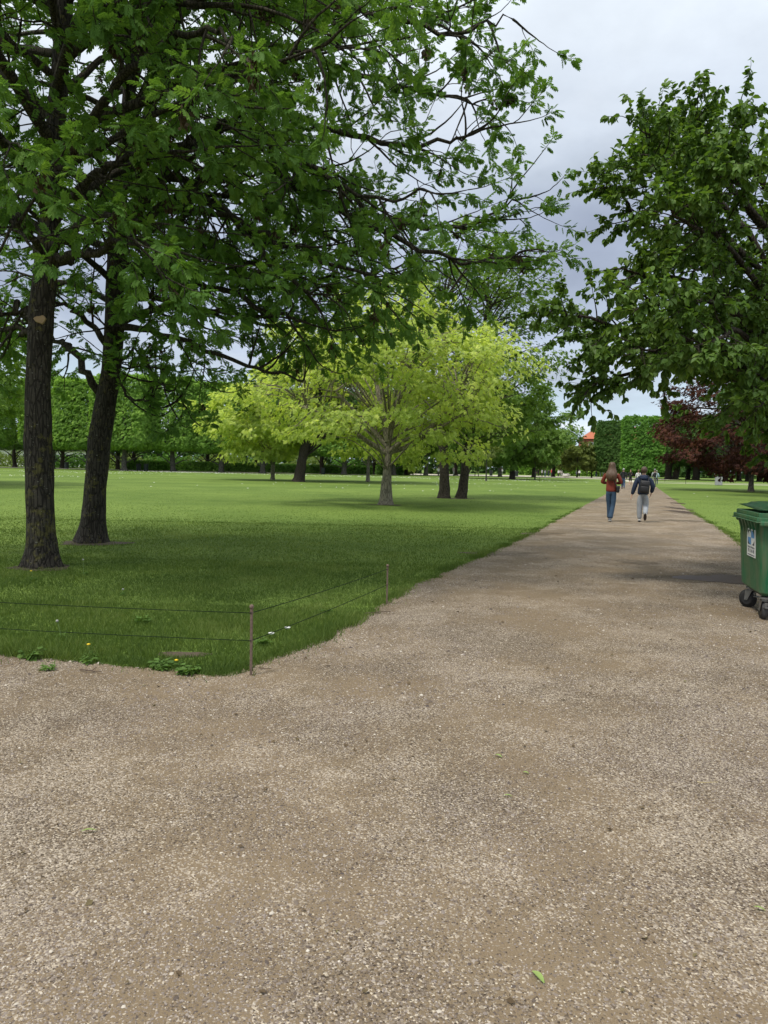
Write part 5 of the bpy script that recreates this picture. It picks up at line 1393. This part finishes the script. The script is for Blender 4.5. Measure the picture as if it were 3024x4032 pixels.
def bench(loc, rz):
    e = empty('park_bench', (*loc, 0), rz)
    bm = bmesh.new()
    for i in range(4): add_box(bm, (0, -.18 + i * .12, .45), (1.8, .10, .035))
    bm_obj('seat', bm, M['black'], e)
    bm = bmesh.new()
    for i in range(3): add_box(bm, (0, .24 + .02 * i, .60 + i * .14), (1.8, .03, .10))
    bm_obj('backrest', bm, M['black'], e)
    for x in (-.75, .75):
        bm = bmesh.new(); add_box(bm, (x, -.17, .22), (.06, .06, .43)); add_box(bm, (x, .25, .47), (.06, .05, .90)); add_box(bm, (x, .03, .40), (.05, .40, .05)); bm_obj('leg', bm, M['black'], e)
    return e
be = bench(G(1642, 1871), .1); tag(be, 'dark park bench just right of the pale forked trunk beyond the lawn', 'bench', 'benches on the plaza')
for u, v, lab in [(1705, 1866, 'dark park bench left of the two dark trunks'), (2258, 1868, 'dark park bench right of the stone sculpture'), (2340, 1868, 'dark park bench near the path end')]:
    o = copy_tree(be); x, y = G(u, v); o.location = (x, y, 0); tag(o, lab, 'bench', 'benches on the plaza')
# stone sculpture
M['marble'] = plain_mat('pale_stone', (.52, .50, .46), .7, .12, 2, .2)
x, y = G(2228, 1880); sc = empty('stone_sculpture', (x, y, 0)); tag(sc, 'pale rounded stone sculpture on the ground at the plaza edge', 'sculpture')
for nme, c, s, ph in (('lump', (-.05, 0, .38), (.62, .5, .42), 0), ('lump', (.5, .3, .50), (.5, .4, .36), 2), ('lump', (-.45, .2, .62), (.2, .2, .26), 4)):
    bm = bmesh.new(); bmesh.ops.create_icosphere(bm, subdivisions=4, radius=1)
    for v in bm.verts:
        n_ = v.co.copy(); f = 1 + .08 * math.sin(n_.x * 4 + ph) + .07 * math.sin(n_.y * 5 + n_.z * 4 + ph); v.co = Vector((n_.x * s[0] * f + c[0], n_.y * s[1] * f + c[1], n_.z * s[2] * f + c[2]))
    bm_obj(nme, bm, M['marble'], sc, True)
# grey cabinet
x, y = G(2829, 1911); gc = empty('utility_cabinet', (x, y, 0), -.25); tag(gc, 'pale grey metal cabinet standing on the right lawn under the copper beech', 'cabinet')
M['cab'] = plain_mat('grey_metal', (.33, .33, .35), .5); M['cab2'] = plain_mat('grey_metal_dark', (.16, .16, .18), .5)
bm = bmesh.new(); add_box(bm, (0, 0, .55), (.82, .5, 1.08), bevel=.01); bm_obj('body', bm, M['cab'], gc)
for sx in (-1, 1):
    bm = bmesh.new(); add_box(bm, (sx * .205, -.262, .55), (.38, .02, 1.0), bevel=.004); d_ = bm_obj('door', bm, M['cab'], gc)
    bm = bmesh.new(); add_box(bm, (sx * .04, -.28, .6), (.02, .03, .14)); bm_obj('handle', bm, M['black'], d_)
bm = bmesh.new(); add_box(bm, (0, 0, 1.105), (.90, .58, .04), bevel=.01); bm_obj('roof', bm, M['cab2'], gc)
# short marker posts by the crossing
mp = None
for i, (u, v, lab) in enumerate([(2618, 1897, 'thin marker post right of the path end'), (2125, 1895, 'thin stake right of the second sapling'), (2700, 1905, 'small marker post beside the crossing path')]):
    x, y = G(u, v)
    if mp is None:
        mp = empty('marker_post', (x, y, 0)); bm = bmesh.new(); add_box(bm, (0, 0, .4), (.05, .05, .8), bevel=.008); bm_obj('post', bm, M['grey_metal2'] if 'grey_metal2' in M else M['dark_bark'], mp)
        bm = bmesh.new(); add_cyl(bm, (0, 0, .8), (0, 0, .85), .04, .02, 10); bm_obj('cap', bm, M['dark_bark'], mp); o = mp
    else: o = copy_tree(mp); o.location = (x, y, 0)
    tag(o, lab, 'post', 'marker posts by the paths')

# ------------------------------------------------------------------ small things near the camera
M['fallen'] = leaf_mat('fallen_leaf', (.18, .26, .07), (.26, .36, .11), (.34, .44, .16), .2)
M['twig'] = plain_mat('twig', (.10, .07, .05), .9, .4, 30, .3); M['straw'] = plain_mat('straw', (.42, .34, .17), .8, .2, 30)
def fallen(u, v, L, rz, lab, w=.38):
    x, y = G(u, v); bm = bmesh.new(); n = 7; rows = []
    for i in range(n):
        t = i / (n - 1); ww = w * L * .5 * math.sin(PI * min(1, t * .93 + .04)) ** .8; z = .006 + .10 * L * math.sin(PI * t) + .06 * L * t
        rows.append([bm.verts.new(q) for q in ((-ww, (t - .5) * L, z + ww * .5), (0, (t - .5) * L, z), (ww, (t - .5) * L, z + ww * .35))])
    for a, c in zip(rows, rows[1:]):
        for k in range(2): bm.faces.new((a[k], a[k + 1], c[k + 1], c[k]))
    o = bm_obj('fallen_leaf', bm, M['fallen'], None, True); me = o.data; at_ = me.attributes.new('var', 'FLOAT', 'POINT'); at_.data.foreach_set('value', np.linspace(.3, .9, len(me.vertices)).astype(np.float32))
    o.location = (x, y, .004); o.rotation_euler = (0, 0, rz); tag(o, lab, 'leaf', 'fallen leaves on the gravel')
fallen(2118, 3862, .052, .5, 'broad green fallen leaf nearest the bottom of the gravel')
fallen(350, 3283, .058, 1.9, 'narrow green fallen leaf on the gravel at the left', .22)
fallen(2000, 3143, .038, 1.5, 'small green fallen leaf in the middle of the gravel', .3)
fallen(1962, 2985, .042, .9, 'pale folded leaf just above the small green leaf on the gravel', .4)
fallen(2070, 3052, .030, 1.2, 'tiny dark green leaf right of the pale folded leaf', .5)
fallen(2990, 3590, .036, 1.0, 'green fallen leaf at the right edge of the gravel', .3)
def twig(u, v, L, rz, mat, lab, r=.003, seed=1):
    x, y = G(u, v); rng = np.random.default_rng(seed); T = Tubes(); p = walk((-L / 2, 0, r + .006), (1, 0, 0), L, 8, .12, 0, rng); p[:, 2] = r + .008 + abs(p[:, 2] - r) * .2
    T.add(p, np.linspace(r, r * .5, len(p)), 6)
    if L > .1: T.add(walk(p[4], (1, .8, .1), L * .3, 4, .1, 0, rng), np.linspace(r * .6, r * .3, 5), 5)
    o = T.build('twig', mat); o.location = (x, y, .004); o.rotation_euler = (0, 0, rz); tag(o, lab, 'twig', 'twigs lying on the gravel')
twig(2790, 3098, .10, -.35, M['straw'], 'pale straw stalk lying on the gravel at the right', .0022, 2)
twig(365, 2647, .17, .1, M['twig'], 'dark twig on the gravel left of the corner fence post', .006, 3)
twig(1482, 2418, .28, .6, M['twig'], 'curved brown twig at the lawn edge near the far fence post', .006, 4)
twig(1045, 2640, .10, -.1, M['twig'], 'short dark twig just right of the corner fence post', .004, 5)
# weeds at the fringe of the lawn
def weed(u, v, R, n, lab, seed, stem=0.0, col=None, up=.5):
    x, y = G(u, v); rng = np.random.default_rng(seed); e = empty('weed', (x, y, 0)); tag(e, lab, 'weed', 'weeds and flowers at the lawn fringe'); Lv = Leaves()
    for i in range(n):
        a = rng.uniform(0, 2 * PI); Lv.add(np.array((math.cos(a), math.sin(a), 0)) * R * rng.uniform(0, .5) + (0, 0, rng.uniform(.005, .03)), (math.cos(a), math.sin(a), rng.uniform(.1, up)), (rng.normal(0, .3), rng.normal(0, .3), 1), R * rng.uniform(.5, .9))
    Lv.build('leaves', 'tuft', M['weed'], e)
    if stem:
        T = Tubes(); T.add(walk((0, 0, 0), (rng.normal(0, .1), 0, 1), stem, 6, .05, 0, rng), .0022, 5); so = T.build('stem', M['weed2'], e)
        bm = bmesh.new(); bmesh.ops.create_icosphere(bm, subdivisions=3, radius=.011 if col == 'clock' else .013); top_ = T.v[-1][0]
        for vv in bm.verts: vv.co = Vector((vv.co.x, vv.co.y, vv.co.z * (1 if col == 'clock' else .5))) * (1 + .12 * math.sin(vv.co.x * 900 + vv.co.y * 700)) + Vector(top_)
        bm_obj('flower', bm, M['clock'] if col == 'clock' else M['yellow'], e, True)
M['clock'] = plain_mat('dandelion_down', (.34, .34, .31), .9); M['weed2'] = plain_mat('stem_green', (.14, .22, .07), .7); M['yellow'] = plain_mat('flower_yellow', (.75, .52, .02), .6)
weed(355, 2590, .07, 9, 'yellow dandelion in the grass fringe at the left', 1, .10, 'yellow')
weed(688, 2625, .06, 8, 'low yellow flower beside the corner fence post', 2, .05, 'yellow')
weed(131, 2285, .06, 8, 'yellow dandelion under the nearest ash trunk', 3, .12, 'yellow')
weed(330, 2265, .06, 8, 'white dandelion clock right of the nearest ash trunk', 4, .20, 'clock')
weed(478, 2345, .05, 8, 'small white dandelion clock in the shaded lawn', 5, .07, 'clock')
weed(242, 2510, .05, 8, 'white dandelion clock near the lower fence wire', 6, .14, 'clock')
weed(565, 2452, .10, 14, 'pale leafy weed standing between the fence wires', 7, up=1.2)
weed(640, 2632, .11, 22, 'flat leafy weed on the lawn corner left of the fence post', 8)
weed(740, 2652, .10, 18, 'flat leafy weed at the very corner of the lawn', 9)
weed(120, 2590, .12, 22, 'leafy weed at the lawn fringe at the far left', 10)
weed(340, 2612, .09, 18, 'leafy weed on the gravel edge left of the corner', 11)
weed(185, 2640, .06, 14, 'small yellowish weed growing out of the gravel', 12)
weed(1280, 2413, .08, 12, 'light green weed under the upper fence wire', 13, up=.9)
weed(1030, 2540, .08, 12, 'light green weed just right of the corner fence post', 14, up=.9)
for i, (u, v) in enumerate([(1132, 2490), (1068, 2513)]):
    x, y = G(u, v); bm = loft([((0, 0, .03), .004, .004), ((0, 0, .036), .02, .017), ((0, 0, .046), .026, .022), ((0, 0, .05), .01, .01)], 12); o = bm_obj('white_blossom', bm, M['petal'], None); o.location = (x, y, 0)
    tag(o, ['white blossom in the grass right of the corner fence post', 'flatter white blossom left of its neighbour in the grass'][i], 'blossom', 'white blossoms in the grass')
print('OBJECTS', len(bpy.data.objects), 'FACES', sum(len(m.polygons) for m in bpy.data.meshes))
